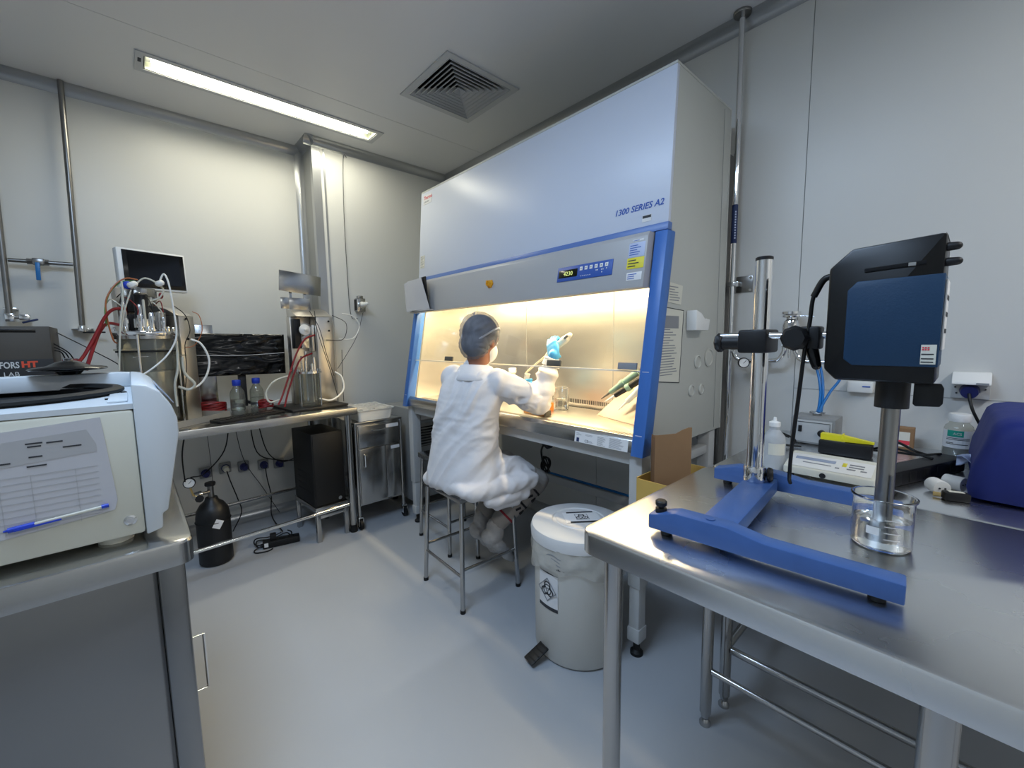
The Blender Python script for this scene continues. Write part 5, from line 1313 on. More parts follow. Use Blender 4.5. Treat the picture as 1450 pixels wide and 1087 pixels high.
# head
hx0, hx1, hy0, hy1, hz0, hz1 = 1.058, 1.185, .042, .206, 1.209, 1.474
hpoly = [(hy0, hz0), (hy1-.020, hz0), (hy1, hz0+.022), (hy1, hz1-.042), (hy1-.035, hz1-.008), (hy0+.002, hz1), (hy0, hz1-.004)]
hdm = build(G().prism(hpoly, 'x', hx0, hx1, bev=.005), 'motor_housing', 'mixer_black', mx)
build(G().prism([(hy0-.0005, 1.240), (.160, 1.240), (.174, 1.252), (.174, 1.386), (.160, 1.402), (hy0-.0005, 1.404)], 'x', hx0-.003, hx0+.002, bev=.0015), 'blue_panel', 'mixer_blue', hdm)
build(G().bb(hx0-.0025, hx1-.03, hy0-.002, hy0+.001, 1.240, 1.404, .0008), 'blue_side_panel', 'mixer_blue', hdm)
build(G().box((0, 0, 0), (.002, .085, .007), Matrix.Translation((hx0-.0008, .108, 1.424)) @ Matrix.Rotation(math.radians(-3), 4, 'X'), .0006), 'handle_slot', 'dark_void', hdm)
build(G().bb(hx0-.0022, hx0-.0012, .079, .089, 1.422, 1.428), 'slot_glint', 'steel', hdm)
for z, l in ((1.450, .012), (1.424, .014)):
    build(G().cap((hx0+.012, hy0-.002, z), (hx0+.012, hy0-l, z), .0075, .0068, 12), 'speed_knob', 'black_plastic', hdm)
build(G().bb(hx0+.012, hx0+.095, hy0-.0052, hy0-.0025, 1.270, 1.395, .0006), 'scale_plate', 'white_paper', hdm)
for z in (1.30, 1.33, 1.36): build(G().bb(hx0+.02, hx0+.085, hy0-.0058, hy0-.0053, z, z+.008), 'scale_print', 'print_dark', hdm)
st = build(G().bb(hx0-.0040, hx0-.0031, hy0+.001, .063, 1.245, 1.280), 'asset_sticker', 'cream_plastic', hdm)
g = G()
for j in range(2):
    for k in range(3): g.bb(hx0-.0046, hx0-.0041, .052+.0035*k, .0545+.0035*k, 1.270+.0035*j, 1.2725+.0035*j)
build(g, 'sticker_emblem', 'print_red', st, kind='stuff')
g = G()
for z in (1.262, 1.254, 1.248): g.bb(hx0-.0046, hx0-.0041, .046, .062, z, z+.002)
build(g, 'print', 'print_dark', st, kind='stuff')
sx_, sy_ = 1.113, .102
build(G().cyl((sx_, sy_, 1.155), (sx_, sy_, 1.2085), .0265, n=28), 'chuck', 'black_plastic', mx)
build(G().prism([(.034, 1.166), (.066, 1.164), (.070, 1.168), (.070, 1.2085), (.034, 1.2085), (.030, 1.200), (.030, 1.172)], 'x', 1.085, 1.091, bev=.001), 'guard_tab', 'mixer_black', mx)
sh_ = build(G().cyl((sx_, sy_, .912), (sx_, sy_, 1.1545), .0150, n=24), 'shaft_tube', 'shaft_steel', mx)
build(G().lathe([(0, .884), (.0175, .884), (.0185, .888), (.0185, .906), (.016, .9115), (0, .9115)], (sx_, sy_, 0), 24), 'mixing_head', 'shaft_steel', mx)
for k in range(2):
    a = .6+PI*k; build(G().cyl((sx_+.019*math.cos(a), sy_+.019*math.sin(a), .895), (sx_+.019*math.cos(a), sy_+.019*math.sin(a), 1.02), .003, n=8), 'guard_rod', 'shaft_steel', sh_)
# cable down from the head to the stand
cb = [(1.13, .206, 1.425), (1.13, .228, 1.420), (1.133, .246, 1.385), (1.14, .252, 1.33), (1.135, .258, 1.26), (1.15, .268, 1.15), (1.165, .279, 1.03), (1.175, .283, .955), (1.19, .284, .935)]
build(G().tube(cb, .0042, 10, 8), 'power_cable', 'cable_black', mx)
build(G().tube(cb[:3], .0068, 10, 8), 'strain_relief', 'cable_black', mx)

# beaker of water under the mixer
def beaker(name, label, c, r, h, level, grad=True, sticker=True):
    t = thing(name, label, 'beaker', tuple(c))
    w = .0024; rim = [(r+.0035, h-.003), (r+.004, h), (r+.001, h+.0015)]
    o = build(G().lathe([(0, .0008), (r*.93, .0008), (r, .006), (r, h-.008)]+rim+[(r-w, h-.008), (r-w, .009), (r*.90, .0045), (0, .0045)], n=48), 'glass_wall', 'clear_glass', t, world=False)
    build(G().lathe([(0, .0048), (r*.895, .0048), (r-w-.0002, .0095), (r-w-.0002, level), (0, level)], n=48), 'water', 'water', t, world=False)
    if sticker:
        for i in range(4):
            z = .028+.013*i
            g = G()
            for j in range(6):
                a = math.radians(190+j*5.0); b = math.radians(195+j*5.0)
                g.rings([[V((rr*math.cos(q), rr*math.sin(q), zz)) for q, zz in ((a, z), (b, z), (b, z+.0012), (a, z+.0012))] for rr in (r+.0002, r+.0006)])
            build(g, 'graduation_mark', 'print_white', t, world=False)
        g = G()
        for j in range(6):
            a = math.radians(158+j*4); b = math.radians(162+j*4)
            g.rings([[V((rr*math.cos(q), rr*math.sin(q), zz)) for q, zz in ((a, .034), (b, .034), (b, .050), (a, .050))] for rr in (r+.0002, r+.0006)])
        build(g, 'writing_patch', 'print_white', t, world=False)
    return t
beaker('glass_beaker', 'glass beaker of clear water under the mixer shaft on the steel table', V((sx_, sy_, TZ)), .049, .104, .060)

# ================================================================== things on the wall-side table
T2Z = TZ-.001
# balance / controller with sloped panel
t = thing('laboratory_balance', 'low white laboratory balance with sloped display panel behind the mixer stand', 'balance', (1.53, .265, T2Z))
build(G().prism([(1.470, T2Z+.012), (1.470, T2Z+.034), (1.560, T2Z+.058), (1.592, T2Z+.058), (1.592, T2Z+.012)], 'y', .155, .372, bev=.004), 'housing', 'cream_plastic', t)
sM = plane_M((1.515, .264, T2Z+.0470), (0, -1, 0), (.09, 0, .024))
build(G().box((0, 0, 0), (.200, .078, .0012), sM, .0004), 'keypad_panel', 'white_plastic', t)
build(G().box((-.038, .014, .001), (.100, .016, .0012), sM, .0003), 'display_window', 'lcd_blue', t)
build(G().box((-.03, -.010, .001), (.07, .004, .0010), sM), 'status_strip', 'print_grey', t)
for x, y, w in ((.062, .016, .034), (.062, .002, .034), (.052, -.012, .020), (.080, -.012, .014), (.020, -.015, .010)): build(G().box((x, y, .001), (w, .006, .0012), sM, .0004), 'key', 'print_grey', t)
build(G().box((.034, .010, .001), (.010, .022, .0012), sM, .0004), 'key', 'label_yellow', t)
build(G().cyl((1.4695, .272, T2Z+.021), (1.4685, .272, T2Z+.021), .008, n=18), 'level_mark', 'black_plastic', t)
for x in (1.485, 1.578):
    for y in (.172, .355): build(G().cyl((x, y, T2Z+.0005), (x, y, T2Z+.0125), .010, n=12), 'foot', 'black_rubber', t)
# squeeze bottle
t = thing('squeeze_bottle', 'translucent white squeeze bottle behind the chrome mixer column', 'bottle', (1.512, .412, T2Z))
build(G().lathe([(0, .001), (.031, .001), (.033, .006), (.033, .095), (.030, .112), (.018, .128), (.014, .132), (.014, .142), (0, .142)], (1.512, .412, T2Z), 28), 'body', 'bottle_white', t)
build(G().lathe([(0, .1425), (.016, .1425), (.016, .156), (.006, .160), (.004, .172), (0, .172)], (1.512, .412, T2Z), 20), 'nozzle_cap', 'white_plastic', t)
g = G()
for j in range(8):
    a = math.radians(170+j*11); b = a+math.radians(11); g.rings([[V((1.512+rr*math.cos(q), .412+rr*math.sin(q), T2Z+z)) for q, z in ((a, .055), (b, .055), (b, .092), (a, .092))] for rr in (.0333, .0337)])
build(g, 'label', 'cream_plastic', t)
# pump
t = thing('vacuum_pump', 'small grey instrument box with black knob and blue hose inlet against the wall', 'pump', (2.02, .405, T2Z))
build(G().bb(1.960, 2.09, .332, .478, T2Z+.004, T2Z+.108, .004), 'housing', 'pump_grey', t)
build(G().bb(1.957, 1.9598, .342, .468, T2Z+.012, T2Z+.098, .001), 'front_panel', 'stand_grey', t)
build(G().tube([(1.9565, .348, T2Z+.03), (1.9565, .348, T2Z+.090), (1.9565, .462, T2Z+.090), (1.9565, .462, T2Z+.03)], .0012, 5, smooth=False), 'panel_line', 'print_dark', t)
build(G().lathe([(0, 0), (.013, 0), (.013, .010), (.010, .012), (0, .012)], R=plane_M((1.9565, .372, T2Z+.052), (0, -1, 0), (0, 0, 1)), n=18), 'dial_knob', 'black_plastic', t)
build(G().bb(1.953, 1.9569, .438, .450, T2Z+.050, T2Z+.075, .001), 'rocker_switch', 'black_plastic', t)
build(G().cyl((2.03, .405, T2Z+.108), (2.03, .405, T2Z+.118), .016, n=16).bb(2.02, 2.04, .38, .43, T2Z+.118, T2Z+.124, .001), 'inlet_fitting', 'steel', t)
for k in range(4): build(G().cyl((1.975 if k < 2 else 2.075, .35 if k % 2 else .46, T2Z+.0005), (1.975 if k < 2 else 2.075, .35 if k % 2 else .46, T2Z+.0045), .008, n=10), 'foot', 'black_rubber', t)
# adapter with the yellow clip
t = thing('power_adapter', 'black power adapter box under the yellow clip', 'adapter', (1.85, .285, T2Z))
AM = Matrix.Translation((1.872, .285, T2Z)) @ Matrix.Rotation(math.radians(2), 4, 'Z')
build(G().box((0, 0, .0255), (.055, .150, .048), AM, .004), 'housing', 'black_plastic', t)
build(G().box((-.005, .03, .0500), (.03, .06, .0008), AM), 'label', 'pump_grey', t)
t = thing('yellow_clip', 'bright yellow plastic clip lying on the black adapter', 'clip', (1.872, .29, T2Z+.05))
ya, yb = AM @ V((-.006, .070, .062)), AM @ V((.004, -.078, .060))
build(G().rings([[ya+V((dx, 0, dz)) for dx, dz in ((-.016, -.010), (.016, -.010), (.016, .012), (-.016, .012))], [ya+(yb-ya)*.45+V((dx, 0, dz)) for dx, dz in ((-.014, -.010), (.014, -.010), (.014, .010), (-.014, .010))], [yb+V((dx, 0, dz)) for dx, dz in ((-.006, -.009), (.006, -.009), (.006, -.002), (-.006, -.002))]]), 'shell', 'yellow_plastic', t)
build(G().box((0, .008, .063), (.034, .006, .027), AM, .002), 'sliding_ring', 'yellow_plastic', t)
# extension strip
t = thing('power_strip', 'long black power strip lying across the wall-side table', 'power strip', (1.72, .065, T2Z))
PM = Matrix.Translation((1.725, .090, T2Z)) @ Matrix.Rotation(math.atan2(-.145, .373), 4, 'Z')
ps_ = build(G().box((0, 0, .0225), (.400, .058, .044), PM, .005), 'housing', 'black_plastic', t)
for k in range(5): build(G().box((-.15+.07*k, -.0295, .022), (.034, .0018, .030), PM, .0005), 'outlet', 'black_rubber', ps_)
# white plugs
def white_plug(c, rz, label):
    t = thing('travel_plug', label, 'plug', tuple(c), rz, 'white plugs in front of the power strip')
    build(G().lathe([(0, 0), (.0185, 0), (.0195, .003), (.0195, .038), (.0185, .041), (0, .041)], R=Matrix.Translation((-.02, 0, .0205)) @ Matrix.Rotation(PI/2, 4, 'Y'), n=26), 'body', 'white_plastic', t, world=False)
    for dy in (-.006, .006): build(G().cyl((.021, dy, .0205), (.0225, dy, .0205), .0022, n=10), 'socket_hole', 'print_dark', t, world=False)
    return t
white_plug(V((1.655, .010, T2Z)), math.radians(-115), 'white round plug adapter with two holes lying in front of the power strip')
white_plug(V((1.585, .040, T2Z)), math.radians(-150), 'white round plug wired to the black block on the table edge')
t = thing('connector_block', 'small black connector with brass tip lying beside the white plugs', 'connector', (1.54, .02, T2Z))
CMx = Matrix.Translation((1.548, .004, T2Z)) @ Matrix.Rotation(math.radians(-70), 4, 'Z')
build(G().box((0, 0, .0115), (.050, .026, .022), CMx, .004), 'body', 'black_plastic', t); build(G().box((0, 0, .0232), (.030, .014, .0008), CMx), 'label', 'cream_plastic', t)
build(G().cyl(CMx @ V((-.026, .008, .009)), CMx @ V((-.040, .012, .009)), .006, n=12), 'brass_tip', 'brass', t)
# bottles at the wall
t = thing('reagent_bottle', 'reagent bottle with white cap and green and white label by the wall socket', 'bottle', (2.135, .014, T2Z))
b0 = V((2.135, .014, T2Z))
build(G().lathe([(0, .001), (.036, .001), (.038, .006), (.038, .095), (.034, .108), (.026, .116), (.024, .122), (0, .122)], b0, 30), 'body', 'vessel_glass', t)
build(G().lathe([(0, .003), (.0355, .003), (.0355, .030), (0, .030)], b0, 30), 'contents', 'pump_grey', t)
build(G().lathe([(0, .1225), (.028, .1225), (.029, .126), (.029, .146), (.027, .150), (0, .150)], b0, 28), 'cap', 'white_plastic', t)
def wraplabel(c, r, a0, a1, z0, z1, th=.0006, n=10):
    g = G()
    for j in range(n):
        a = a0+(a1-a0)*j/n; b = a0+(a1-a0)*(j+1)/n; g.rings([[V((c.x+rr*math.cos(q), c.y+rr*math.sin(q), c.z+z)) for q, z in ((a, z0), (b, z0), (b, z1), (a, z1))] for rr in (r, r+th)])
    return g
lb = build(wraplabel(b0, .0382, math.radians(105), math.radians(255), .032, .094), 'label', 'white_paper', t)
build(wraplabel(b0, .0389, math.radians(138), math.radians(200), .072, .094), 'label_flag', 'label_green', lb)
for z, a in ((.066, 225), (.061, 225), (.049, 165), (.045, 220)): build(wraplabel(b0, .0389, math.radians(135), math.radians(a), z, z+.0018), 'label_print', 'print_dark', lb)
aa = math.radians(176); nn_ = V((math.cos(aa), math.sin(aa), 0))
build(text_mesh('ACS', .012, plane_M(b0+nn_*.0400+V((0, .010, .079)), (nn_.y*-1, nn_.x, 0), (0, 0, 1)), .0003), 'label_lettering', 'print_white', lb, smooth=False)
t = thing('sample_jar', 'clear jar with flat blue lid next to the reagent bottle', 'jar', (2.158, -.068, T2Z))
b1 = V((2.158, -.068, T2Z))
build(G().lathe([(0, .001), (.031, .001), (.032, .006), (.032, .085), (0, .085)], b1, 26), 'body', 'vessel_glass', t)
build(G().lathe([(0, .0855), (.034, .0855), (.034, .100), (.032, .103), (0, .103)], b1, 26), 'lid', 'cap_blue', t)
build(wraplabel(b1, .0322, math.radians(120), math.radians(230), .015, .07), 'label', 'white_paper', t)
t = thing('small_carton', 'small tan carton with a red and white label against the wall', 'box', (2.14, .155, T2Z))
build(G().bb(2.115, 2.17, .125, .215, T2Z+.0005, T2Z+.080, .002), 'carton', 'cardboard', t)
build(G().bb(2.1140, 2.1149, .135, .212, T2Z+.010, T2Z+.066, .0003), 'label', 'cream_plastic', t); build(G().bb(2.1130, 2.1139, .135, .212, T2Z+.018, T2Z+.034, .0003), 'red_band', 'print_red', t)
# blue dust cover over an instrument
t = thing('dust_cover', 'instrument under a bright blue fabric dust cover on the wall-side table', 'cover', (1.84, -.27, T2Z))
g = G(); n = 40
def dc_ring(f, z, rad):
    x0, x1, y0, y1 = 1.572+f, 2.10-f, -.56+f, -.022-f; out = []
    P = []
    for cx, cy, a0 in ((x1-rad, y1-rad, 0), (x0+rad, y1-rad, PI/2), (x0+rad, y0+rad, PI), (x1-rad, y0+rad, 1.5*PI)):
        for i in range(10):
            a = a0+PI/2*i/9; P.append((cx+rad*math.cos(a), cy+rad*math.sin(a)))
    R = []
    for i, p in enumerate(P):
        q = P[(i+1) % len(P)]
        m = 1 if i % 10 != 9 else 8
        for j in range(m): R.append((p[0]+(q[0]-p[0])*j/m, p[1]+(q[1]-p[1])*j/m))
    for x, y in R:
        w = .010*noise.noise(V((x*7, y*7, z*5)))+.004*noise.noise(V((x*22, y*22, z*9)))
        dx, dy = x-1.836, y+.29; l = math.hypot(dx, dy); out.append(V((x+dx/l*w, y+dy/l*w, z+.005*noise.noise(V((x*9, y*9, 3))))))
    return out
rs = [dc_ring(f, T2Z+z, r) for f, z, r in ((0, .007, .035), (-.006, .03, .04), (-.004, .08, .04), (.008, .13, .04), (.016, .165, .045), (.022, .190, .05), (.034, .206, .05), (.058, .215, .05), (.10, .218, .05), (.16, .220, .05))]
build(g.rings(rs), 'fabric', 'cover_blue', t, ang=70)
# loose cables
for i, (ps, r, lab) in enumerate((
        ([(1.94, .20, T2Z+.045), (1.96, .16, T2Z+.055), (1.93, .10, T2Z+.035), (2.02, .05, T2Z+.010), (2.07, .004, T2Z+.008)], .0045, 'black cable looping from the adapter past the reagent bottle'),
        ([(1.905, .215, T2Z+.030), (1.88, .17, T2Z+.050), (1.83, .13, T2Z+.055), (1.80, .06, T2Z+.048)], .0040, 'black cable running from the adapter over the power strip'),
        ([(1.985, .225, T2Z+.008), (1.95, .17, T2Z+.020), (1.91, .10, T2Z+.03), (1.88, .045, T2Z+.050)], .0040, 'black cable arching onto the wall end of the power strip'),
        ([(1.955, .48, T2Z+.02), (1.92, .52, T2Z+.04), (1.88, .53, T2Z+.05), (1.84, .50, T2Z+.03), (1.86, .455, T2Z+.008), (1.92, .45, T2Z+.02), (1.90, .50, T2Z+.045), (1.85, .475, T2Z+.012), (1.88, .42, T2Z+.006)], .0035, 'tangled black cable at the side of the grey instrument box'))):
    solo(G().tube(ps, r, 8, 6), 'power_cable', 'cable_black', ps[-1], lab, 'cable')
g = G(); rs = []
for i in range(9):
    u = i/8; rs.append([V((1.80+.05*u+.02*math.sin(u*5), -.004+.030*(v-.5), T2Z+.052+.018*math.sin(u*3+v*2)+th)) for v in (0, .33, .66, 1) for th in (0,)] + [V((1.80+.05*u+.02*math.sin(u*5), -.004+.030*(v-.5), T2Z+.050+.018*math.sin(u*3+v*2))) for v in (1, .66, .33, 0)])
solo(g.rings(rs), 'plastic_scrap', 'label_lilac', (1.83, -.012, T2Z+.05), 'crumpled pale plastic wrapper lying on the end of the power strip', 'wrapper', ang=70)

# ================================================================== wall fittings on the right
t = thing('power_socket', 'white hooded wall socket with a dark blue plug above the reagent bottle', 'socket', (XR, -.002, 1.105))
build(G().bb(XR-.020, XR-.0005, -.052, .044, 1.064, 1.118, .003), 'base', 'stand_grey', t)
build(G().prism([(XR-.0005, 1.1185), (XR-.075, 1.1185), (XR-.072, 1.128), (XR-.030, 1.160), (XR-.0005, 1.160)], 'y', -.052, .044, bev=.004), 'hood', 'white_plastic', t)
build(G().bb(XR-.0762, XR-.074, -.046, -.016, 1.1195, 1.1265), 'rating_print', 'print_grey', t)
pl_ = build(G().cyl((XR-.021, -.002, 1.094), (XR-.055, -.002, 1.090), .026, .022, n=24), 'plug', 'plug_navy', t)
build(G().tube([(XR-.055, -.002, 1.086), (XR-.066, -.006, 1.06), (XR-.075, -.018, 1.02), (XR-.062, -.045, .96), (XR-.052, -.075, .91), (XR-.05, -.11, .876)], .0045, 10, 6), 'cord', 'cable_black', t)
for y, z in ((.034, 1.105), (.030, 1.083), (-.040, 1.100)): build(G().cyl((XR-.0205, y, z), (XR-.0225, y, z), .0028, n=10), 'screw', 'print_dark', t)
t = thing('junction_box', 'small white wall box behind the mixer head', 'wall box', (XR, .303, 1.08))
build(G().bb(XR-.030, XR-.0005, .262, .345, 1.062, 1.106, .004), 'cover', 'white_plastic', t); build(G().bb(XR-.0312, XR-.0301, .270, .295, 1.085, 1.090), 'print', 'print_blue', t)
build(G().bb(XR-.0015, XR-.0003, -.50, .541, 1.0605, 1.0618), 'seam', 'wall_joint', bpy.data.objects['wall_right'])
# pole
t = thing('steel_pipe', 'vertical steel pipe with dark blue label beside the safety cabinet', 'pipe', (2.18, .806, 0))
build(G().cyl((2.18, .806, .0), (2.18, .806, CZ-.012), .0125, n=20), 'pipe', 'chrome', t)
build(G().lathe([(.0128, CZ-.012), (.036, CZ-.012), (.038, CZ-.009), (.038, CZ-.001), (.0128, CZ-.001)], (2.18, .806, 0), 28), 'ceiling_flange', 'pipe_steel', t)
lbp = build(G().lathe([(.0127, 1.742), (.0132, 1.743), (.0132, 1.918), (.0127, 1.919)], (2.18, .806, 0), 20), 'pipe_label', 'label_blue', t)
g = G()
for k in range(11):
    a = math.radians(218); o = V((math.cos(a), math.sin(a), 0)); g.box((0, 0, 0), (.0006, .006, .007), Matrix.Translation(V((2.18, .806, 1.765+k*.012))+o*.0134) @ Matrix.Rotation(a, 4, 'Z'))
build(g, 'label_print', 'label_lilac', lbp, kind='stuff')
build(G().bb(XR-.004, XR-.0005, .732, .806, 1.512, 1.590, .001), 'wall_plate', 'pipe_steel', t)
build(G().bb(2.172, XR-.004, .778, .796, 1.538, 1.562, .002).bb(2.160, 2.200, .788, .824, 1.540, 1.560, .004), 'pipe_clip', 'chrome', t)
for y, z in ((.742, 1.522), (.742, 1.580)): build(G().cyl((XR-.004, y, z), (XR-.008, y, z), .006, n=10), 'bolt', 'chrome', t)
t = thing('steel_duct', 'slim grey steel conduit behind the vertical pipe by the cabinet', 'conduit', (2.17, .86, 0))
build(G().bb(2.145, XR-.001, .835, .885, 0, 2.16, .004), 'conduit', 'pipe_steel', t)
# gas take-off
t = thing('gas_regulator', 'chrome gas take-off with filter housing, gauge and blue hoses on the right wall', 'regulator', (2.15, .55, 1.18))
f0 = V((2.165, .548, 0))
build(G().lathe([(0, 1.255), (.022, 1.255), (.030, 1.270), (.032, 1.30), (.032, 1.345), (.026, 1.365), (.018, 1.370), (.018, 1.392), (.036, 1.393), (.036, 1.404), (.018, 1.406), (0, 1.406)], f0, 28), 'filter_housing', 'chrome', t)
build(G().torus(f0+V((0, 0, 1.385)), .0285, .006, n=24), 'clamp_ring', 'chrome', t)
build(G().cyl(f0+V((0, -.03, 1.385)), f0+V((0, -.085, 1.378)), .004, n=10), 'clamp_handle', 'chrome', t)
build(G().tube([f0+V((0, .02, 1.262)), f0+V((0, .022, 1.225)), f0+V((0, .045, 1.192)), f0+V((0, .085, 1.186)), f0+V((0, .16, 1.182)), f0+V((0, .215, 1.195)), f0+V((0, .235, 1.23))], .0105, 12, 6), 'inlet_pipe', 'chrome', t)
build(G().tube([f0+V((0, -.02, 1.262)), f0+V((0, -.025, 1.222)), f0+V((0, -.05, 1.192)), f0+V((0, -.09, 1.187)), f0+V((0, -.165, 1.187))], .0105, 12, 6), 'outlet_pipe', 'chrome', t)
build(G().cyl(f0+V((0, .0, 1.20)), f0+V((0, 0, 1.256)), .006, n=10).cyl(f0+V((-.0, .028, 1.256)), f0+V((0, -.028, 1.256)), .009, n=12), 'drain_cock', 'chrome', t)
build(G().cyl(f0+V((-.004, -.118, 1.187)), f0+V((-.030, -.105, 1.160)), .006, n=10).cyl(f0+V((-.018, -.11, 1.20)), f0+V((-.018, -.11, 1.172)), .004, n=8), 'valve_lever', 'chrome', t)
build(G().lathe([(0, 0), (.013, 0), (.013, .020), (.016, .022), (.016, .035), (0, .035)], R=plane_M(f0+V((0, -.165, 1.187)), (1, 0, 0), (0, 0, 1)), n=14), 'hose_fitting', 'chrome', t)
gauge(t, f0+V((-.03, .175, 1.176)), V((-.85, -.52, 0)), .024)
build(G().cyl(f0+V((-.022, .172, 1.180)), f0+V((0, .165, 1.183)), .005, n=8), 'gauge_stem', 'brass', t)
for a in ([f0+V((-.005, -.10, 1.178)), f0+V((-.02, -.118, 1.12)), f0+V((-.05, -.132, 1.06)), f0+V((-.10, -.140, 1.01)), V((2.03, .405, T2Z+.122))],
          [f0+V((-.005, -.115, 1.178)), f0+V((-.02, -.130, 1.12)), f0+V((-.045, -.140, 1.06)), f0+V((-.09, -.148, 1.01)), V((2.04, .395, T2Z+.122))],
          [f0+V((-.0, -.19, 1.18)), f0+V((-.012, -.188, 1.12)), f0+V((-.04, -.165, 1.07)), f0+V((-.085, -.150, 1.02)), V((2.02, .398, T2Z+.122))]):
    build(G().tube(a, .0052, 10, 6), 'blue_hose', 'hose_blue', t)
build(G().bb(2.165, XR-.0005, .540, .556, 1.300, 1.320, .002), 'wall_bracket', 'chrome', t)
build(G().bb(2.165, XR-.0005, .640, .656, 1.176, 1.192, .002), 'wall_bracket', 'chrome', t)

# ================================================================== pipes on the back wall
PY = 3.49
t = thing('steel_pipe', 'vertical grey steel pipe on the back wall with end valve beside the large bioreactor', 'pipe', (-.185, PY, 1.40))
build(G().tube([(-.160, PY, CZ-.002), (-.190, PY, 1.42)], .0135, 14, smooth=False), 'pipe', 'pipe_steel', t)
build(G().lathe([(0, 1.385), (.022, 1.385), (.022, 1.405), (.016, 1.420), (0, 1.420)], (-.190, PY, 0), 16), 'end_fitting', 'chrome', t)
build(G().bb(-.235, -.145, PY-.01, YB-.0005, 1.392, 1.402, .001), 'wall_bracket', 'chrome', t)
build(G().bb(-.19, -.095, PY-.030, PY-.014, 1.375, 1.384, .002), 'valve_lever', 'black_plastic', t)
t = thing('steel_pipe', 'vertical steel pipe ending in a blue-handled valve above the control unit', 'pipe', (-.455, PY, 1.44))
build(G().tube([(-.440, PY, CZ-.002), (-.458, PY, 1.48)], .0135, 14, smooth=False), 'pipe', 'pipe_steel', t)
build(G().bb(-.475, -.44, PY-.02, PY+.02, 1.435, 1.48, .004).bb(-.425, -.385, PY-.02, PY+.02, 1.445, 1.475, .003).cyl((-.45, PY, 1.46), (-.40, PY, 1.46), .010, n=12), 'end_valve', 'chrome', t)
build(G().box((0, 0, 0), (.062, .012, .010), Matrix.Translation((-.385, PY-.026, 1.440)) @ Matrix.Rotation(math.radians(-18), 4, 'Y'), .003), 'valve_lever', 'label_blue', t)
build(G().bb(-.48, -.43, PY, YB-.0005, 1.50, 1.51, .001), 'wall_bracket', 'chrome', t)
t = thing('crossover_pipe', 'horizontal steel pipe with blue-handled ball valve linking the two wall pipes', 'pipe', (-.32, PY, 1.76))
build(G().cyl((-.438, PY, 1.762), (-.198, PY, 1.764), .0105, n=14), 'pipe', 'pipe_steel', t)
build(G().bb(-.352, -.305, PY-.017, PY+.017, 1.745, 1.782, .006).cyl((-.372, PY, 1.763), (-.29, PY, 1.763), .016, n=8), 'valve_body', 'pipe_steel', t)
build(G().box((0, 0, 0), (.018, .006, .095), Matrix.Translation((-.333, PY-.024, 1.710)) @ Matrix.Rotation(math.radians(2), 4, 'Y'), .002), 'valve_lever', 'hose_blue', t)
# industrial socket by the wall step
t = thing('wall_outlet', 'grey metal wall outlet with a pale plug at the step in the back wall', 'socket', (1.37, YB2, 1.55))
build(G().bb(1.335, 1.405, YB2-.055, YB2-.0005, 1.535, 1.640, .006), 'box', 'steel', t)
build(G().bb(1.334, 1.3348, YB2-.050, YB2-.005, 1.545, 1.630), 'side_gasket', 'black_rubber', t)
build(G().cyl((1.372, YB2-.055, 1.59), (1.372, YB2-.075, 1.588), .028, n=20), 'outlet_ring', 'chrome', t)
build(G().cyl((1.372, YB2-.075, 1.588), (1.385, YB2-.125, 1.592), .019, .016, n=16).cyl((1.385, YB2-.125, 1.592), (1.39, YB2-.14, 1.593), .010, n=12), 'plug', 'white_plastic', t)
build(G().bb(1.352, 1.392, YB2-.045, YB2-.005, 1.6405, 1.660, .004), 'conduit_entry', 'steel', t)

# ================================================================== inside the safety cabinet
WSZ = .9056
beaker('glass_beaker', 'tall glass beaker half full of water inside the lit safety cabinet', V((1.775, 1.545, WSZ)), .044, .125, .062, sticker=False)
t = thing('pipette_stand', 'sloped brushed plate stand for pipettes at the right end of the cabinet chamber', 'stand', (1.70, 1.13, WSZ))
pq = [V((1.765, 1.290, WSZ+.001)), V((1.655, .985, WSZ+.001)), V((1.735, .900, WSZ+.165)), V((1.830, 1.130, WSZ+.175))]
nrm = (pq[1]-pq[0]).cross(pq[3]-pq[0]).normalized()*.004
build(G().rings([pq, [p-nrm for p in pq]]), 'plate', 'acrylic', t, smooth=False)
build(G().rings([[pq[3], pq[3]+V((.012, -.002, 0)), V((1.86, 1.14, WSZ+.001)), V((1.85, 1.145, WSZ+.001))], [pq[2], pq[2]+V((.012, -.002, 0)), V((1.77, .90, WSZ+.001)), V((1.76, .905, WSZ+.001))]]), 'rear_strut', 'acrylic', t, smooth=False)
for i, (a, b, m, lab) in enumerate(((V((1.722, 1.215, WSZ+.085)), V((1.752, .990, WSZ+.255)), 'pip_green', 'grey-green pipette lying on the sloped stand'), (V((1.700, 1.175, WSZ+.078)), V((1.735, .955, WSZ+.225)), 'black_plastic', 'black pipette with pale collar on the sloped stand'), (V((1.668, 1.080, WSZ+.052)), V((1.700, .905, WSZ+.235)), 'pip_white', 'white pipette leaning on the sloped stand beside the blue post'))):
    up_ = nrm.normalized()*(-1 if nrm.x > 0 else 1)*.022; a, b = a+up_, b+up_; d = (b-a).normalized()
    t = thing('hand_pipette', lab, 'pipette', tuple(a))
    build(G().cyl(a, a+d*.060, .0025, .007, n=12), 'tip_cone', 'pip_white' if i else 'tag_dark', t)
    build(G().cyl(a+d*.060, a+d*.13, .012, .014, n=14).cyl(a+d*.13, a+d*.235, .014, .017, n=14), 'handle', m, t)
    build(G().cyl(a+d*.128, a+d*.150, .0185, n=14), 'collar', 'pip_green' if i < 2 else 'pip_white', t)
    build(G().cyl(a+d*.235, a+d*.250, .006, n=10).cyl(a+d*.250, a+d*.258, .011, n=12), 'plunger', 'tag_dark', t)
t = thing('wooden_block', 'small wooden block with a dark metal end on the cabinet sill', 'block', (1.54, 1.49, WSZ))
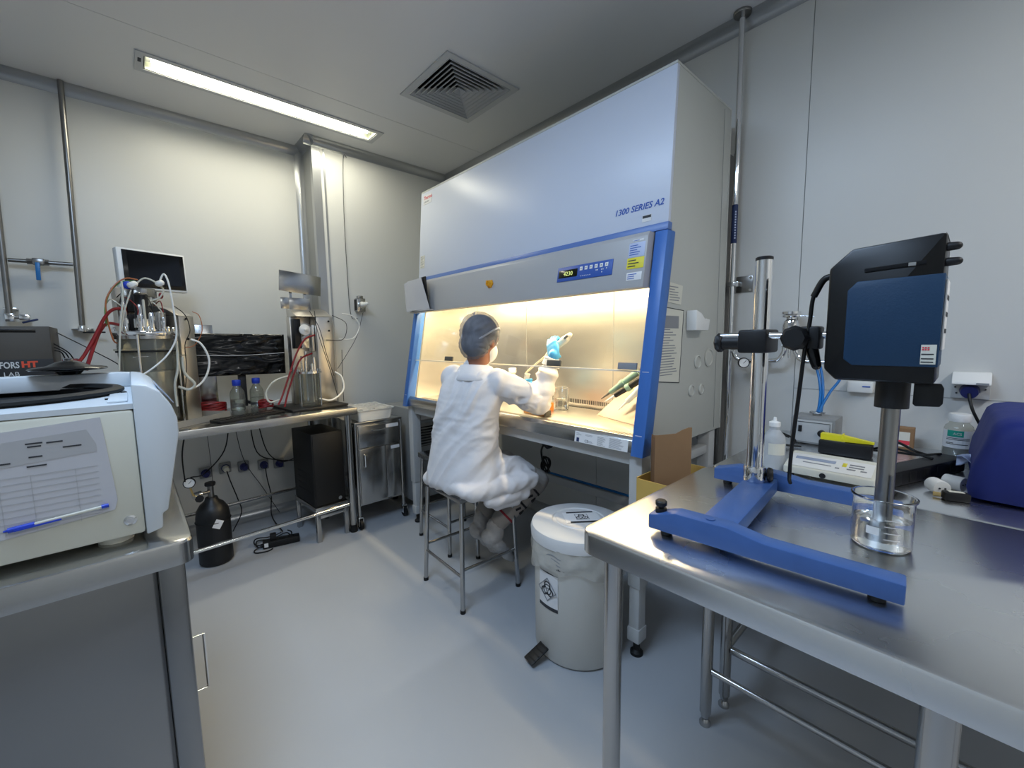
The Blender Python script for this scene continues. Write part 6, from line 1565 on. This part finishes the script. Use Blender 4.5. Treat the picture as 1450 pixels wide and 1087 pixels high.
BM = Matrix.Translation((1.565, 1.50, WSZ)) @ Matrix.Rotation(math.radians(90), 4, 'Z')
build(G().box((.035, 0, .010), (.150, .040, .018), BM, .002), 'block', 'wood_block', t); build(G().box((-.047, 0, .015), (.012, .044, .028), BM, .002), 'end_plate', 'tag_dark', t)
t = thing('tube_rack', 'orange rack of sample tubes with blue caps beside the beaker in the cabinet', 'rack', (1.70, 1.58, WSZ))
build(G().bb(1.665, 1.715, 1.545, 1.655, WSZ+.0005, WSZ+.045, .003), 'rack_body', 'orange_plastic', t)
for k in range(3):
    y = 1.565+.033*k; c_ = build(G().cyl((1.69, y, WSZ+.0455), (1.69, y, WSZ+.070), .009, n=14), 'tube', 'pip_white', t); build(G().cyl((1.69, y, WSZ+.0702), (1.69, y, WSZ+.088), .0115, n=14), 'cap', 'cap_blue' if k == 0 else 'orange_plastic', c_)
t = thing('media_bottle', 'pale bottle with cap standing in the cabinet behind the person\'s shoulder', 'bottle', (1.76, 1.93, WSZ))
build(G().lathe([(0, .001), (.036, .001), (.038, .006), (.038, .13), (.030, .155), (.018, .170), (.018, .190), (0, .190)], (1.76, 1.93, WSZ), 26), 'body', 'tub_white', t)
build(G().lathe([(0, .1905), (.024, .1905), (.024, .215), (.022, .219), (0, .219)], (1.76, 1.93, WSZ), 22), 'cap', 'pip_white', t)
# under the cabinet: plug with cord, blue hose on the rail
t = thing('cabinet_plug', 'black plug and looping cord hanging under the cabinet front', 'plug', (1.59, 1.49, .74))
build(G().box((0, 0, 0), (.045, .060, .034), Matrix.Translation((1.60, 1.49, .752)) @ Matrix.Rotation(.5, 4, 'X'), .006), 'plug', 'black_plastic', t)
build(G().cyl((1.60, 1.49, .765), (1.60, 1.485, .8005), .012, n=12), 'inlet', 'black_plastic', t)
build(G().tube([(1.60, 1.512, .740), (1.625, 1.548, .715), (1.67, 1.60, .67), (1.72, 1.64, .60), (1.75, 1.66, .545), (1.78, 1.67, .56)], .0055, 10, 6), 'cord', 'cable_black', t)
for k in range(4): build(G().torus((1.765, 1.655, .565), .040+.004*k, .0045, n=28, R=Matrix.Rotation(.3*k, 3, 'Z') @ Matrix.Rotation(PI/2-.15*k, 3, 'X')), 'cord_loop', 'cable_black', t)
solo(G().tube([(2.045, 2.10, .397), (2.05, 1.8, .3965), (2.055, 1.5, .3968), (2.05, 1.25, .399), (2.045, 1.0, .397)], .007, 10, 8), 'blue_hose', 'hose_blue', (2.05, 1.5, .39), 'blue air hose lying along the rear rail of the cabinet stand', 'hose')
